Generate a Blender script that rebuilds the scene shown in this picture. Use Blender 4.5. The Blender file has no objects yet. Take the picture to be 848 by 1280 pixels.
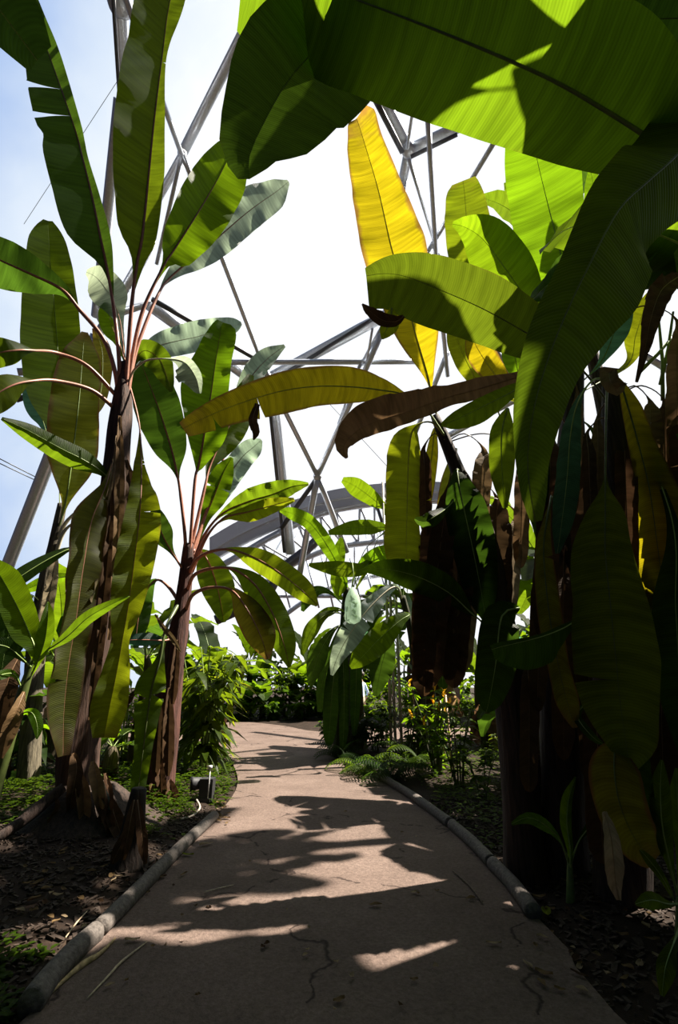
import bpy, bmesh, math, random
from mathutils import Vector, Matrix, noise
R = math.radians
SC = bpy.context.scene
COL = SC.collection
# ------------------------------------------------------------------ camera
F = 602.0; TILT = R(19.23); EYE = Vector((0, 0, 1.5))
cam = bpy.data.cameras.new('camera'); cam.sensor_width = 36; cam.lens = F/1280*36
cam.clip_start = .05; cam.clip_end = 500
camo = bpy.data.objects.new('camera', cam); COL.objects.link(camo)
camo.location = EYE; camo.rotation_euler = (R(90)+TILT, 0, 0)
SC.camera = camo
# ------------------------------------------------------------------ sky, sun, exposure
SUN_AZ, SUN_EL, SUN_E = 71, 56, 21.0          # azimuth to the right of straight ahead
w = bpy.data.worlds.new('sky'); SC.world = w; w.use_nodes = True
nt = w.node_tree; nt.nodes.clear()
def N(t, kind, **kw):
    n = t.nodes.new(kind)
    for k, v in kw.items():
        if k.startswith('i_'):
            key = k[2:]; key = int(key) if key.isdigit() else key.replace('_', ' ')
            n.inputs[key].default_value = v
        else: setattr(n, k, v)
    return n
def ramp(t, stops, interp='LINEAR'):
    n = t.nodes.new('ShaderNodeValToRGB'); cr = n.color_ramp; cr.interpolation = interp
    while len(cr.elements) < len(stops): cr.elements.new(.5)
    for e, (p, c) in zip(cr.elements, stops):
        e.position = p; e.color = (*c, 1) if len(c) == 3 else c
    return n
tc = N(nt, 'ShaderNodeTexCoord')
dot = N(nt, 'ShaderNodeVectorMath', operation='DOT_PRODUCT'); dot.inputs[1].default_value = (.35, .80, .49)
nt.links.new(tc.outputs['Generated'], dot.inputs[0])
nz = N(nt, 'ShaderNodeTexNoise', i_Scale=3.0, i_Detail=5.0, i_Roughness=.55)
nt.links.new(tc.outputs['Generated'], nz.inputs['Vector'])
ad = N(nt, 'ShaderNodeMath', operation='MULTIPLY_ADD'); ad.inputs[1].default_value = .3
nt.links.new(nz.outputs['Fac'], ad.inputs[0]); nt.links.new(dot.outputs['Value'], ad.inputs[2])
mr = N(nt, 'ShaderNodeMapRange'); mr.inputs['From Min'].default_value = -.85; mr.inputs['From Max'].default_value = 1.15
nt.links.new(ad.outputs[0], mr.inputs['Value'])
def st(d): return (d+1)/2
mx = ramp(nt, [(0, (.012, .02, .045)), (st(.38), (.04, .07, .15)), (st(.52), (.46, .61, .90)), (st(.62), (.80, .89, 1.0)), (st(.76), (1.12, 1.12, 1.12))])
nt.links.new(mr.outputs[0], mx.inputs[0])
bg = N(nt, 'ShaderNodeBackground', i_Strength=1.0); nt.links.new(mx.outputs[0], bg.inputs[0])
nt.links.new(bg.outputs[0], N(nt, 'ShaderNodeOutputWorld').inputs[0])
sl = bpy.data.lights.new('sun', 'SUN'); sl.energy = SUN_E; sl.angle = R(.7); sl.color = (1, .90, .74)
so = bpy.data.objects.new('sun', sl); COL.objects.link(so)
sd = Vector((math.sin(R(SUN_AZ))*math.cos(R(SUN_EL)), math.cos(R(SUN_AZ))*math.cos(R(SUN_EL)), math.sin(R(SUN_EL))))
so.rotation_euler = sd.to_track_quat('Z', 'Y').to_euler(); so.location = sd*40
SC.view_settings.view_transform = 'Standard'; SC.view_settings.look = 'None'
SC.view_settings.exposure = 0.0; SC.view_settings.gamma = 1; SC.view_settings.use_curve_mapping = False
SC.cycles.max_bounces = 8; SC.cycles.transparent_max_bounces = 12
# ------------------------------------------------------------------ geometry helpers
FW = Vector((0, math.cos(TILT), math.sin(TILT))); UP = Vector((0, -math.sin(TILT), math.cos(TILT)))
def ray(px, py): return Vector(((px-424)/F, 0, 0)) + UP*((640-py)/F) + FW
def P(px, py, Y):                               # a point of the place Y metres ahead, seen at px, py
    d = ray(px, py); return EYE + d*(Y/d.y)
def PS(px, py, Y): return Y/ray(px, py).y/F     # metres per pixel there
def G(px, py, z=0.0):
    d = ray(px, py); return EYE + d*((z-EYE.z)/d.z)
def pix(q):
    d = q-EYE; z = d.dot(FW); return Vector((424+F*d.x/z, 640-F*d.dot(UP)/z))
def rnd(*a): return random.Random(repr(a))
def setp(o, label=None, cat=None, group=None, kind=None):
    for k, v in (('label', label), ('category', cat), ('group', group), ('kind', kind)):
        if v: o[k] = v
    return o
def empty(name, loc=(0, 0, 0), label=None, cat=None, group=None, kind=None):
    o = bpy.data.objects.new(name, None); COL.objects.link(o); o.location = loc; o.empty_display_size = .1
    return setp(o, label, cat, group, kind)
class MB:
    def __init__(s): s.v = []; s.f = []; s.uv = []; s.tv = []
    def vert(s, p, uv=(0, 0), tv=(0, 0)):
        s.v.append(tuple(p)); s.uv.append(uv); s.tv.append(tv); return len(s.v)-1
    def face(s, *i): s.f.append(i)
    def build(s, name, m, parent=None, color=None, smooth=True, off=(0, 0, 0), world=True):
        """world=True: the vertices are in world space, the parent's offset is taken off"""
        o_ = Vector(off)
        if parent is not None and world: o_ = o_ + root_loc(parent)
        me = bpy.data.meshes.new(name); me.from_pydata([tuple(Vector(p)-o_) for p in s.v], [], s.f)
        u = me.uv_layers.new(name='UVMap'); t = me.uv_layers.new(name='T')
        ul, tl = u.data, t.data
        for l in me.loops:
            ul[l.index].uv = s.uv[l.vertex_index]; tl[l.index].uv = s.tv[l.vertex_index]
        if smooth: me.polygons.foreach_set('use_smooth', [True]*len(me.polygons))
        me.materials.append(m); me.update()
        o = bpy.data.objects.new(name, me); COL.objects.link(o)
        if color: o.color = color
        if parent is not None: o.parent = parent
        if off != (0, 0, 0): o.location = off
        return o
def root_loc(o):
    p = Vector((0, 0, 0))
    while o is not None: p += o.location; o = o.parent
    return p
def cr(p, i, t):
    n = len(p); a, b, c, d = p[max(i-1, 0)], p[i], p[min(i+1, n-1)], p[min(i+2, n-1)]
    return .5*((2*b) + (c-a)*t + (2*a-5*b+4*c-d)*t*t + (3*b-a-3*c+d)*t**3)
def resample(pts, vals, step):
    """Catmull-Rom through pts; vals = lists of numbers carried along"""
    P_, V_ = [], [[] for _ in vals]
    for i in range(len(pts)-1):
        k = max(2, int((pts[i+1]-pts[i]).length/step+.5))
        for j in range(k + (1 if i == len(pts)-2 else 0)):
            t = j/k; P_.append(cr(pts, i, t))
            for q, v in zip(V_, vals):
                lo, hi = min(v[i], v[i+1]), max(v[i], v[i+1])
                x = cr(v, i, t); q.append(max(0, min(hi*1.06, max(lo*.94, x))))
    return P_, V_
def frames(pts):
    T = []
    for i in range(len(pts)):
        d = pts[min(i+1, len(pts)-1)]-pts[max(i-1, 0)]
        T.append(d.normalized() if d.length > 1e-9 else Vector((0, 0, 1)))
    return T
def tube(mb, pts, rads, n=8, cap=True, rough=0, seed=0, flat=1.0):
    T = frames(pts); ref = Vector((0, 0, 1)) if abs(T[0].z) < .9 else Vector((1, 0, 0))
    A = (ref - T[0]*ref.dot(T[0])).normalized(); L = 0; rings = []
    for i, p in enumerate(pts):
        A = (A - T[i]*A.dot(T[i]))
        A = A.normalized() if A.length > 1e-6 else T[i].orthogonal().normalized()
        B = T[i].cross(A)
        if i: L += (p-pts[i-1]).length
        ring = []
        for k in range(n):
            a = 2*math.pi*k/n; r = rads[i]
            if rough: r *= 1 + rough*noise.noise(Vector((math.cos(a)*2.2+seed, math.sin(a)*2.2, L*1.2)))
            ring.append(mb.vert(p+(A*math.cos(a)+B*math.sin(a)*flat)*r, (L, k/n), (i/(len(pts)-1), 0)))
        rings.append(ring)
    for a, b in zip(rings, rings[1:]):
        for k in range(n): mb.face(a[k], a[(k+1) % n], b[(k+1) % n], b[k])
    if cap: mb.face(*rings[0][::-1]); mb.face(*rings[-1])
def box(mb, c, s, M=None):
    c = Vector(c); h = Vector(s)/2; ids = []
    for x in (-1, 1):
        for y in (-1, 1):
            for z in (-1, 1):
                q = Vector((x*h.x, y*h.y, z*h.z)); q = M @ q if M else q
                ids.append(mb.vert(c+q))
    for f in ((0, 1, 3, 2), (4, 6, 7, 5), (0, 4, 5, 1), (2, 3, 7, 6), (0, 2, 6, 4), (1, 5, 7, 3)): mb.face(*[ids[i] for i in f])
# ------------------------------------------------------------------ materials
def mat(name):
    m = bpy.data.materials.new(name); m.use_nodes = True; t = m.node_tree; t.nodes.clear()
    return m, t, N(t, 'ShaderNodeOutputMaterial')
def lk(t, a, b): t.links.new(a, b)
def math_(t, op, a, b=None, c=None):
    n = N(t, 'ShaderNodeMath', operation=op)
    for i, x in enumerate((a, b, c)):
        if x is None: continue
        if isinstance(x, (int, float)): n.inputs[i].default_value = x
        else: lk(t, x, n.inputs[i])
    return n.outputs[0]
def mixc(t, fac, a, b, blend='MIX'):
    n = N(t, 'ShaderNodeMix', data_type='RGBA', blend_type=blend)
    for i, x in ((0, fac), (6, a), (7, b)):
        if isinstance(x, (int, float)): n.inputs[i].default_value = x
        elif isinstance(x, tuple): n.inputs[i].default_value = (*x, 1) if len(x) == 3 else x
        else: lk(t, x, n.inputs[i])
    return n.outputs[2]
def leaf_material(name, dry=False, trans=.55, refl=.24, veins=55.0):
    m, t, out = mat(name)
    oi = N(t, 'ShaderNodeObjectInfo'); uv = N(t, 'ShaderNodeUVMap', uv_map='UVMap'); tv = N(t, 'ShaderNodeUVMap', uv_map='T')
    s = N(t, 'ShaderNodeSeparateXYZ'); lk(t, uv.outputs[0], s.inputs[0])
    s2 = N(t, 'ShaderNodeSeparateXYZ'); lk(t, tv.outputs[0], s2.inputs[0])
    nzb = N(t, 'ShaderNodeTexNoise', i_Scale=5.0, i_Detail=4.0)
    tco = N(t, 'ShaderNodeTexCoord'); lk(t, tco.outputs['Object'], nzb.inputs['Vector'])
    # lateral veins run from the midrib to the margin, leaning to the tip
    e = s2.outputs[1]
    u = math_(t, 'SUBTRACT', s.outputs[0], math_(t, 'MULTIPLY', math_(t, 'MULTIPLY', e, e), .05))
    u = math_(t, 'MULTIPLY_ADD', nzb.outputs['Fac'], .012, u)
    vein = math_(t, 'SINE', math_(t, 'MULTIPLY', u, 2*math.pi*veins))
    cmb = N(t, 'ShaderNodeCombineXYZ'); lk(t, math_(t, 'MULTIPLY', u, 14.0), cmb.inputs[0])
    lk(t, math_(t, 'MULTIPLY', s.outputs[1], .8), cmb.inputs[1]); lk(t, oi.outputs['Random'], cmb.inputs[2])
    band = N(t, 'ShaderNodeTexNoise', i_Scale=1.6, i_Detail=3.0); lk(t, cmb.outputs[0], band.inputs['Vector'])
    bnd = N(t, 'ShaderNodeMapRange'); bnd.inputs[1].default_value = .3; bnd.inputs[2].default_value = .7
    bnd.inputs[3].default_value = .72; bnd.inputs[4].default_value = 1.22; lk(t, band.outputs['Fac'], bnd.inputs[0])
    k = math_(t, 'MULTIPLY', bnd.outputs[0], math_(t, 'MULTIPLY_ADD', vein, .02 if dry else .09, 1.0))
    base = N(t, 'ShaderNodeVectorMath', operation='SCALE'); lk(t, oi.outputs['Color'], base.inputs[0]); lk(t, k, base.inputs[3])
    # browned margin and tip
    eg = math_(t, 'ADD', math_(t, 'MULTIPLY_ADD', nzb.outputs['Fac'], .35, e), math_(t, 'MULTIPLY', oi.outputs['Alpha'], .17))
    ed = N(t, 'ShaderNodeMapRange'); ed.inputs[1].default_value = 1.17; ed.inputs[2].default_value = 1.3; lk(t, eg, ed.inputs[0])
    tp = math_(t, 'ADD', math_(t, 'MULTIPLY_ADD', nzb.outputs['Fac'], .25, s2.outputs[0]), math_(t, 'MULTIPLY', oi.outputs['Alpha'], .12))
    tpm = N(t, 'ShaderNodeMapRange'); tpm.inputs[1].default_value = 1.13; tpm.inputs[2].default_value = 1.24; lk(t, tp, tpm.inputs[0])
    br = math_(t, 'MULTIPLY', math_(t, 'MAXIMUM', ed.outputs[0], tpm.outputs[0]), math_(t, 'MULTIPLY', oi.outputs['Alpha'], 1.0))
    T = mixc(t, br, base.outputs[0], (.20, .09, .025))
    Rf = N(t, 'ShaderNodeVectorMath', operation='MULTIPLY'); lk(t, T, Rf.inputs[0])
    Rf.inputs[1].default_value = (.6, .6, .6) if dry else (refl*.8, refl, refl*1.6)
    pb = N(t, 'ShaderNodeBsdfPrincipled', i_Roughness=.75 if dry else .45); lk(t, Rf.outputs[0], pb.inputs['Base Color'])
    pb.inputs['Specular IOR Level'].default_value = .1 if dry else .1
    tr = N(t, 'ShaderNodeBsdfTranslucent')
    Tt = N(t, 'ShaderNodeVectorMath', operation='SCALE'); lk(t, T, Tt.inputs[0]); Tt.inputs[3].default_value = .8 if dry else 1.25
    lk(t, Tt.outputs[0], tr.inputs[0])
    bp = N(t, 'ShaderNodeBump', i_Strength=.6 if dry else .4, i_Distance=.01)
    lk(t, math_(t, 'ADD', math_(t, 'MULTIPLY', vein, .05 if dry else .35), math_(t, 'MULTIPLY', band.outputs['Fac'], 1.5)), bp.inputs['Height'])
    lk(t, bp.outputs[0], pb.inputs['Normal'])
    ms = N(t, 'ShaderNodeMixShader'); ms.inputs[0].default_value = .3 if dry else trans
    lk(t, pb.outputs[0], ms.inputs[1]); lk(t, tr.outputs[0], ms.inputs[2]); lk(t, ms.outputs[0], out.inputs[0])
    return m
M_LEAF = leaf_material('banana_leaf_blade')
M_DRY = leaf_material('dry_leaf', dry=True, veins=40)
M_SMALL = leaf_material('small_leaf', trans=.5, refl=.3, veins=8)
def tint_material(name, rough=.5, scale=(6, 6, 6), amp=.35, bump=.2, nscale=8.0, spec=.3, metal=0):
    """a surface that takes the object's own colour with a noise of light and dark fibres"""
    m, t, out = mat(name)
    oi = N(t, 'ShaderNodeObjectInfo'); tco = N(t, 'ShaderNodeTexCoord')
    mp = N(t, 'ShaderNodeMapping'); mp.inputs['Scale'].default_value = scale; lk(t, tco.outputs['Object'], mp.inputs[0])
    n = N(t, 'ShaderNodeTexNoise', i_Scale=nscale, i_Detail=6.0, i_Roughness=.6); lk(t, mp.outputs[0], n.inputs['Vector'])
    k = N(t, 'ShaderNodeMapRange'); k.inputs[1].default_value = .3; k.inputs[2].default_value = .7
    k.inputs[3].default_value = 1-amp; k.inputs[4].default_value = 1+amp; lk(t, n.outputs['Fac'], k.inputs[0])
    b = N(t, 'ShaderNodeVectorMath', operation='SCALE'); lk(t, oi.outputs['Color'], b.inputs[0]); lk(t, k.outputs[0], b.inputs[3])
    pb = N(t, 'ShaderNodeBsdfPrincipled', i_Roughness=rough); lk(t, b.outputs[0], pb.inputs['Base Color'])
    pb.inputs['Specular IOR Level'].default_value = spec; pb.inputs['Metallic'].default_value = metal
    bp = N(t, 'ShaderNodeBump', i_Strength=bump, i_Distance=.02); lk(t, n.outputs['Fac'], bp.inputs['Height']); lk(t, bp.outputs[0], pb.inputs['Normal'])
    lk(t, pb.outputs[0], out.inputs[0]); return m
M_RIB = tint_material('leaf_stalk', .4, (4, 4, 4), .2, .05, 6)
M_BARK = tint_material('banana_trunk_fibre', .8, (7, 7, .7), .75, .9, 5)
M_STEEL = tint_material('galvanised_steel', .38, (3, 3, 3), .12, .05, 6, .5, .55)
M_PAINT = tint_material('plain_surface', .6, (3, 3, 3), .15, .1, 8)
M_LOG = tint_material('weathered_log', .8, (9, 9, 9), .5, .5, 4)
def ground_material(name, c1, c2, c3, scale, cracks=False):
    m, t, out = mat(name); tco = N(t, 'ShaderNodeTexCoord')
    n1 = N(t, 'ShaderNodeTexNoise', i_Scale=scale, i_Detail=8.0, i_Roughness=.65); lk(t, tco.outputs['Object'], n1.inputs['Vector'])
    n2 = N(t, 'ShaderNodeTexNoise', i_Scale=scale*28, i_Detail=3.0, i_Roughness=.7); lk(t, tco.outputs['Object'], n2.inputs['Vector'])
    r = ramp(t, [(.3, c1), (.55, c2), (.75, c3)]); lk(t, n1.outputs['Fac'], r.inputs[0])
    k = N(t, 'ShaderNodeMapRange'); k.inputs[1].default_value = .3; k.inputs[2].default_value = .7; k.inputs[3].default_value = .7; k.inputs[4].default_value = 1.3
    lk(t, n2.outputs['Fac'], k.inputs[0])
    b = N(t, 'ShaderNodeVectorMath', operation='SCALE'); lk(t, r.outputs[0], b.inputs[0]); lk(t, k.outputs[0], b.inputs[3])
    colr = b.outputs[0]; h = n2.outputs['Fac']
    if cracks:
        nn = N(t, 'ShaderNodeTexNoise', i_Scale=2.5, i_Detail=4.0); lk(t, tco.outputs['Object'], nn.inputs['Vector'])
        ma = N(t, 'ShaderNodeVectorMath', operation='MULTIPLY_ADD'); lk(t, nn.outputs['Color'], ma.inputs[0]); ma.inputs[1].default_value = (.5, .5, .5)
        lk(t, tco.outputs['Object'], ma.inputs[2])
        v = N(t, 'ShaderNodeTexVoronoi', feature='DISTANCE_TO_EDGE', i_Scale=.62); lk(t, ma.outputs[0], v.inputs['Vector'])
        cm = N(t, 'ShaderNodeMapRange'); cm.inputs[1].default_value = .002; cm.inputs[2].default_value = .012; lk(t, v.outputs['Distance'], cm.inputs[0])
        msk = math_(t, 'MAXIMUM', cm.outputs[0], math_(t, 'GREATER_THAN', n1.outputs['Fac'], .5))
        colr = mixc(t, msk, (.03, .02, .017), colr)
    pb = N(t, 'ShaderNodeBsdfPrincipled', i_Roughness=.9); lk(t, colr, pb.inputs['Base Color']); pb.inputs['Specular IOR Level'].default_value = .15
    bp = N(t, 'ShaderNodeBump', i_Strength=.6, i_Distance=.015); lk(t, h, bp.inputs['Height']); lk(t, bp.outputs[0], pb.inputs['Normal'])
    lk(t, pb.outputs[0], out.inputs[0]); return m
M_PATH = ground_material('warm_grey_path', (.088, .062, .052), (.115, .082, .069), (.145, .106, .090), 1.6, True)
M_SOIL = ground_material('dark_mulch', (.010, .006, .0045), (.020, .012, .008), (.05, .033, .022), 4.0)
m, t, out = mat('roof_film')
fr = N(t, 'ShaderNodeFresnel', i_IOR=1.28); tcf = N(t, 'ShaderNodeTexCoord')
nf = N(t, 'ShaderNodeTexNoise', i_Scale=.35, i_Detail=3.0); lk(t, tcf.outputs['Object'], nf.inputs['Vector'])
bf = N(t, 'ShaderNodeBump', i_Strength=.35, i_Distance=.5); lk(t, nf.outputs['Fac'], bf.inputs['Height'])
tb = N(t, 'ShaderNodeBsdfTransparent', i_Color=(.95, .97, 1, 1)); gb = N(t, 'ShaderNodeBsdfGlossy', i_Roughness=.08); lk(t, bf.outputs[0], gb.inputs['Normal'])
ms = N(t, 'ShaderNodeMixShader'); lk(t, math_(t, 'MULTIPLY', fr.outputs[0], .7), ms.inputs[0]); lk(t, tb.outputs[0], ms.inputs[1]); lk(t, gb.outputs[0], ms.inputs[2]); lk(t, ms.outputs[0], out.inputs[0])
M_FILM = m
m, t, out = mat('hanging_bag_film')
tb = N(t, 'ShaderNodeBsdfTransparent', i_Color=(.8, .9, .8, 1)); pb = N(t, 'ShaderNodeBsdfPrincipled', i_Roughness=.3); pb.inputs['Base Color'].default_value = (.62, .72, .62, 1)
tr = N(t, 'ShaderNodeBsdfTranslucent'); tr.inputs[0].default_value = (.6, .75, .6, 1)
m1 = N(t, 'ShaderNodeMixShader'); lk(t, pb.outputs[0], m1.inputs[1]); lk(t, tr.outputs[0], m1.inputs[2])
m2 = N(t, 'ShaderNodeMixShader'); m2.inputs[0].default_value = .65; lk(t, tb.outputs[0], m2.inputs[1]); lk(t, m1.outputs[0], m2.inputs[2]); lk(t, m2.outputs[0], out.inputs[0])
M_BAG = m
# leaf colours (what the blade lets through) and how far its margin has browned
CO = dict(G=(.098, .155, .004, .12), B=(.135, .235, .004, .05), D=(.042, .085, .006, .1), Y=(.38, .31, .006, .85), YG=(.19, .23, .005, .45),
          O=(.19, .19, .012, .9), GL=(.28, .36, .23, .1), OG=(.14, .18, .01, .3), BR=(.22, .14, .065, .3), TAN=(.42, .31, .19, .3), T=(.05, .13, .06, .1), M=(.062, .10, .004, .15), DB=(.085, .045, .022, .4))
RIB = dict(p=(.30, .13, .085, 1), g=(.22, .30, .09, 1), y=(.42, .40, .10, 1), d=(.07, .09, .03, 1), b=(.16, .09, .045, 1), w=(.5, .45, .33, 1))
# ------------------------------------------------------------------ banana leaf
def leaf_mesh(pts, wl, wr, view, roll=0, fold=0, curl=0, wave=.05, wk=6, tear=(0, 0), rib=.012, step=.05, seed=0, slits=(), rag=.02):
    """pts: the midrib from the foot of the stalk to the tip; wl/wr half widths.  Returns blade and midrib meshes"""
    rg = random.Random(seed)
    L = sum((b-a).length for a, b in zip(pts, pts[1:]))
    p, (l, r) = resample(pts, [wl, wr], max(L/70, min(step, L/16)))
    T = frames(p); n = len(p); first = next(i for i in range(n) if max(l[i], r[i]) > 1e-4); first = max(first-1, 0)
    mb = MB(); u = [0.0]
    for i in range(1, n): u.append(u[-1]+(p[i]-p[i-1]).length)
    Ss, Ns = [], []
    for i in range(n):
        V = view(p[i]); S = V.cross(T[i])
        S = S.normalized() if S.length > 1e-4 else T[i].orthogonal().normalized()
        if Ss and S.dot(Ss[-1]) < 0 and view is not cam_view: S = -S
        Nn = S.cross(T[i]).normalized()
        rr = R(roll); S2 = S*math.cos(rr)+Nn*math.sin(rr); N2 = Nn*math.cos(rr)-S*math.sin(rr)
        Ss.append(S2); Ns.append(N2)
    ph1, ph2, sd_ = rg.random()*7, rg.random()*7, rg.random()*99
    cols = 5; bl = max(u[-1]-u[first], 1e-3); tf = math.tan(R(fold))
    for sg, ws, nt_ in ((-1, l, tear[0]), (1, r, tear[1])):
        cuts = sorted({first+int((n-1-first)*(.12+.8*rg.random())) for _ in range(nt_)} | {first+int((n-1-first)*tt) for s_, tt in slits if s_ == sg})
        b = [first]+[c for c in cuts if first+1 < c < n-2]+[n-1]
        for a, c in zip(b, b[1:]):
            gap = .085 if slits else .012+.03*rg.random(); lift = (rg.random()-.5)*.30 if nt_ > 0 else 0
            grid = []
            for i in range(a, c+1):
                row = []
                tt = (u[i]-u[first])/bl
                wv = ws[i]*(1+rag*noise.noise(Vector((tt*14, sd_, sg))))
                for j in range(cols+1):
                    v = j/cols; q = p[i]+Ss[i]*(sg*wv*v)
                    h = tf*v + curl*v*v + wave*v**1.4*(math.sin(6.28*wk*tt+ph1+sg)+.6*math.sin(6.28*wk*1.7*tt+ph2)) + lift*v
                    q = q+Ns[i]*(wv*h)
                    if a > first and i == a: q = q+T[i]*(gap*v*v*min(1, wv/.12))
                    if c < n-1 and i == c: q = q-T[i]*(gap*v*v*min(1, wv/.12))
                    row.append(mb.vert(q, (u[i], .5+sg*.5*v), (tt, v)))
                grid.append(row)
            for x, y in zip(grid, grid[1:]):
                for j in range(cols):
                    if sg > 0: mb.face(x[j], x[j+1], y[j+1], y[j])
                    else: mb.face(x[j+1], x[j], y[j], y[j+1])
    rb = MB(); st = max(1, n//40); idx = list(range(0, n-1, st))+[n-1]
    tube(rb, [p[i]-Ns[i]*rib*.1 for i in idx], [max(.0016, rib*(1-.15*u[i]/max(u[first], .01)) if i < first else rib*.85*(1-.9*((u[i]-u[first])/bl)**.6)) for i in idx], 7)
    return mb, rb
def cam_view(q): return (q-EYE).normalized()
def up_view(q): return Vector((0, 0, -1))
def leaf(parent, spec, c='G', rib=.012, rc='g', roll=0, fold=0, curl=0, wave=.05, wk=6, tear=(0, 0), slits=(), label=None, step=.05, name=None, rag=.02, off=0):
    pts = [P(a[0], a[1], a[2]+off) for a in spec]
    sc = []
    for q, tg in zip(pts, frames(pts)):          # metres per pixel across the blade, seen from the photographer's place
        V = cam_view(q); S = V.cross(tg); S = S.normalized() if S.length > 1e-4 else tg.orthogonal().normalized()
        d = (pix(q+S*.01)-pix(q-S*.01)).length; sc.append(.02/max(d, 1e-3))
    wl = [a[3]*k for a, k in zip(spec, sc)]; wr = [a[4]*k for a, k in zip(spec, sc)]
    mb, rb = leaf_mesh(pts, wl, wr, cam_view, roll, fold, curl, wave, wk, tear, rib, step, repr(spec), slits, rag)
    dry = c in ('BR', 'TAN', 'DB'); col = CO[c]; g = rnd(spec); f = .9+.2*g.random()
    col = (col[0]*f, col[1]*(.95+.1*g.random()), col[2], col[3])
    o = mb.build(name or ('dry_leaf' if dry else 'leaf'), M_DRY if dry else M_LEAF, parent, col)
    if label: o['label'] = label
    q = rb.build('midrib', M_RIB, o, RIB[rc]); return o
def strip(parent, spec, c='BR', **kw):           # a hanging dry leaf
    kw.setdefault('rc', 'b'); kw.setdefault('fold', 25); kw.setdefault('wave', .22); kw.setdefault('wk', 9); kw.setdefault('rib', .008); kw.setdefault('rag', .13)
    return leaf(parent, spec, c, **kw)
def trunk(parent, spec, color=(.075, .04, .025, 1), n=18, rough=.16, name='trunk', seed=0, m=None):
    pts = [P(a[0], a[1], a[2]) for a in spec]; rad = [a[3]*PS(a[0], a[1], a[2]) for a in spec]
    p, (r,) = resample(pts, [rad], .12)
    mb = MB(); tube(mb, p, r, n, True, rough, seed)
    return mb.build(name, m or M_BARK, parent, color)
def wtube(name, parent, pts, r, m, color, n=8, step=.1, **kw):
    pts = [Vector(q) for q in pts]; rad = r if isinstance(r, (list, tuple)) else [r]*len(pts)
    p, (rr,) = resample(pts, [rad], step); mb = MB(); tube(mb, p, rr, n, **kw)
    return mb.build(name, m, parent, color)
def wleaf(parent, pts, wl, c='G', rib=.012, rc='d', label=None, **kw):
    pts = [Vector(q) for q in pts]; mb, rb = leaf_mesh(pts, wl, wl, up_view, rib=rib, seed=repr(pts), **kw)
    o = mb.build('leaf', M_LEAF, parent, CO[c]); rb.build('midrib', M_RIB, o, RIB[rc]); return o
# ------------------------------------------------------------------ ground, path
LEFT = [(-1.75, .6), *[tuple(G(*q).xy) for q in ((40, 1268), (75, 1222), (135, 1162), (200, 1098), (268, 1025), (296, 985), (293, 960), (278, 940), (225, 927), (150, 921))]]
RIGHT = [(1.75, .6), *[tuple(G(*q).xy) for q in ((770, 1270), (712, 1190), (660, 1137), (612, 1080), (562, 1032), (515, 995), (470, 970), (430, 954))], (-.1, 11.6), (.5, 13.4), (2.2, 14.3), (4.5, 14.6)]
FAR = [(4.5, 17.2), (2.2, 17.6), *[tuple(G(*q).xy) for q in ((405, 915), (350, 907), (285, 902))], (-9, 20)]
def smooth2(pts):
    p = [Vector((x, y, 0)) for x, y in pts]; o, _ = resample(p, [[1]*len(p)], .3); return o
def path_poly():
    return smooth2(LEFT) + [Vector((-12, 16.5, 0))] + [Vector((-12, 20, 0))] + smooth2(FAR[::-1]) + smooth2(RIGHT[::-1])
poly = path_poly()
bm = bmesh.new(); vs = [bm.verts.new((q.x, q.y, .012)) for q in poly]
f = bm.faces.new(vs); bmesh.ops.triangulate(bm, faces=[f]); bmesh.ops.recalc_face_normals(bm, faces=bm.faces)
me = bpy.data.meshes.new('path'); bm.to_mesh(me); bm.free(); me.materials.append(M_PATH)
o = bpy.data.objects.new('path', me); COL.objects.link(o); setp(o, 'smooth pinkish grey path curving left between the banana plants', 'path', kind='structure')
if me.polygons[0].normal.z < 0: me.flip_normals()
def inside(x, y):
    c = False; j = len(poly)-1
    for i in range(len(poly)):
        a, b = poly[i], poly[j]
        if (a.y > y) != (b.y > y) and x < (b.x-a.x)*(y-a.y)/(b.y-a.y)+a.x: c = not c
        j = i
    return c
def dist_path(x, y): return min(math.hypot(q.x-x, q.y-y) for q in poly)
def gz(x, y):
    if inside(x, y): return -.03
    d = dist_path(x, y)
    return -.03+min(1, d/.5)*(.06+.07*noise.noise(Vector((x*.7, y*.7, 3)))+.025*noise.noise(Vector((x*4, y*4, 7)))) + .05*max(0, min(d-1, 4))
mb = MB(); xs = [-60, -40, -25, -16]+[-12+.25*i for i in range(97)]+[16, 25, 40, 60]; ys = [-40, -20, -10, -5]+[-2+.3*i for i in range(90)]+[28, 32, 40, 60, 90]
for y in ys:
    for x in xs: mb.vert((x, y, gz(x, y)), (x, y))
for j in range(len(ys)-1):
    for i in range(len(xs)-1):
        a = j*len(xs)+i; mb.face(a, a+1, a+1+len(xs), a+len(xs))
setp(mb.build('ground', M_SOIL), 'dark mulch and soil of the planting beds', 'ground', kind='structure')
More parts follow.
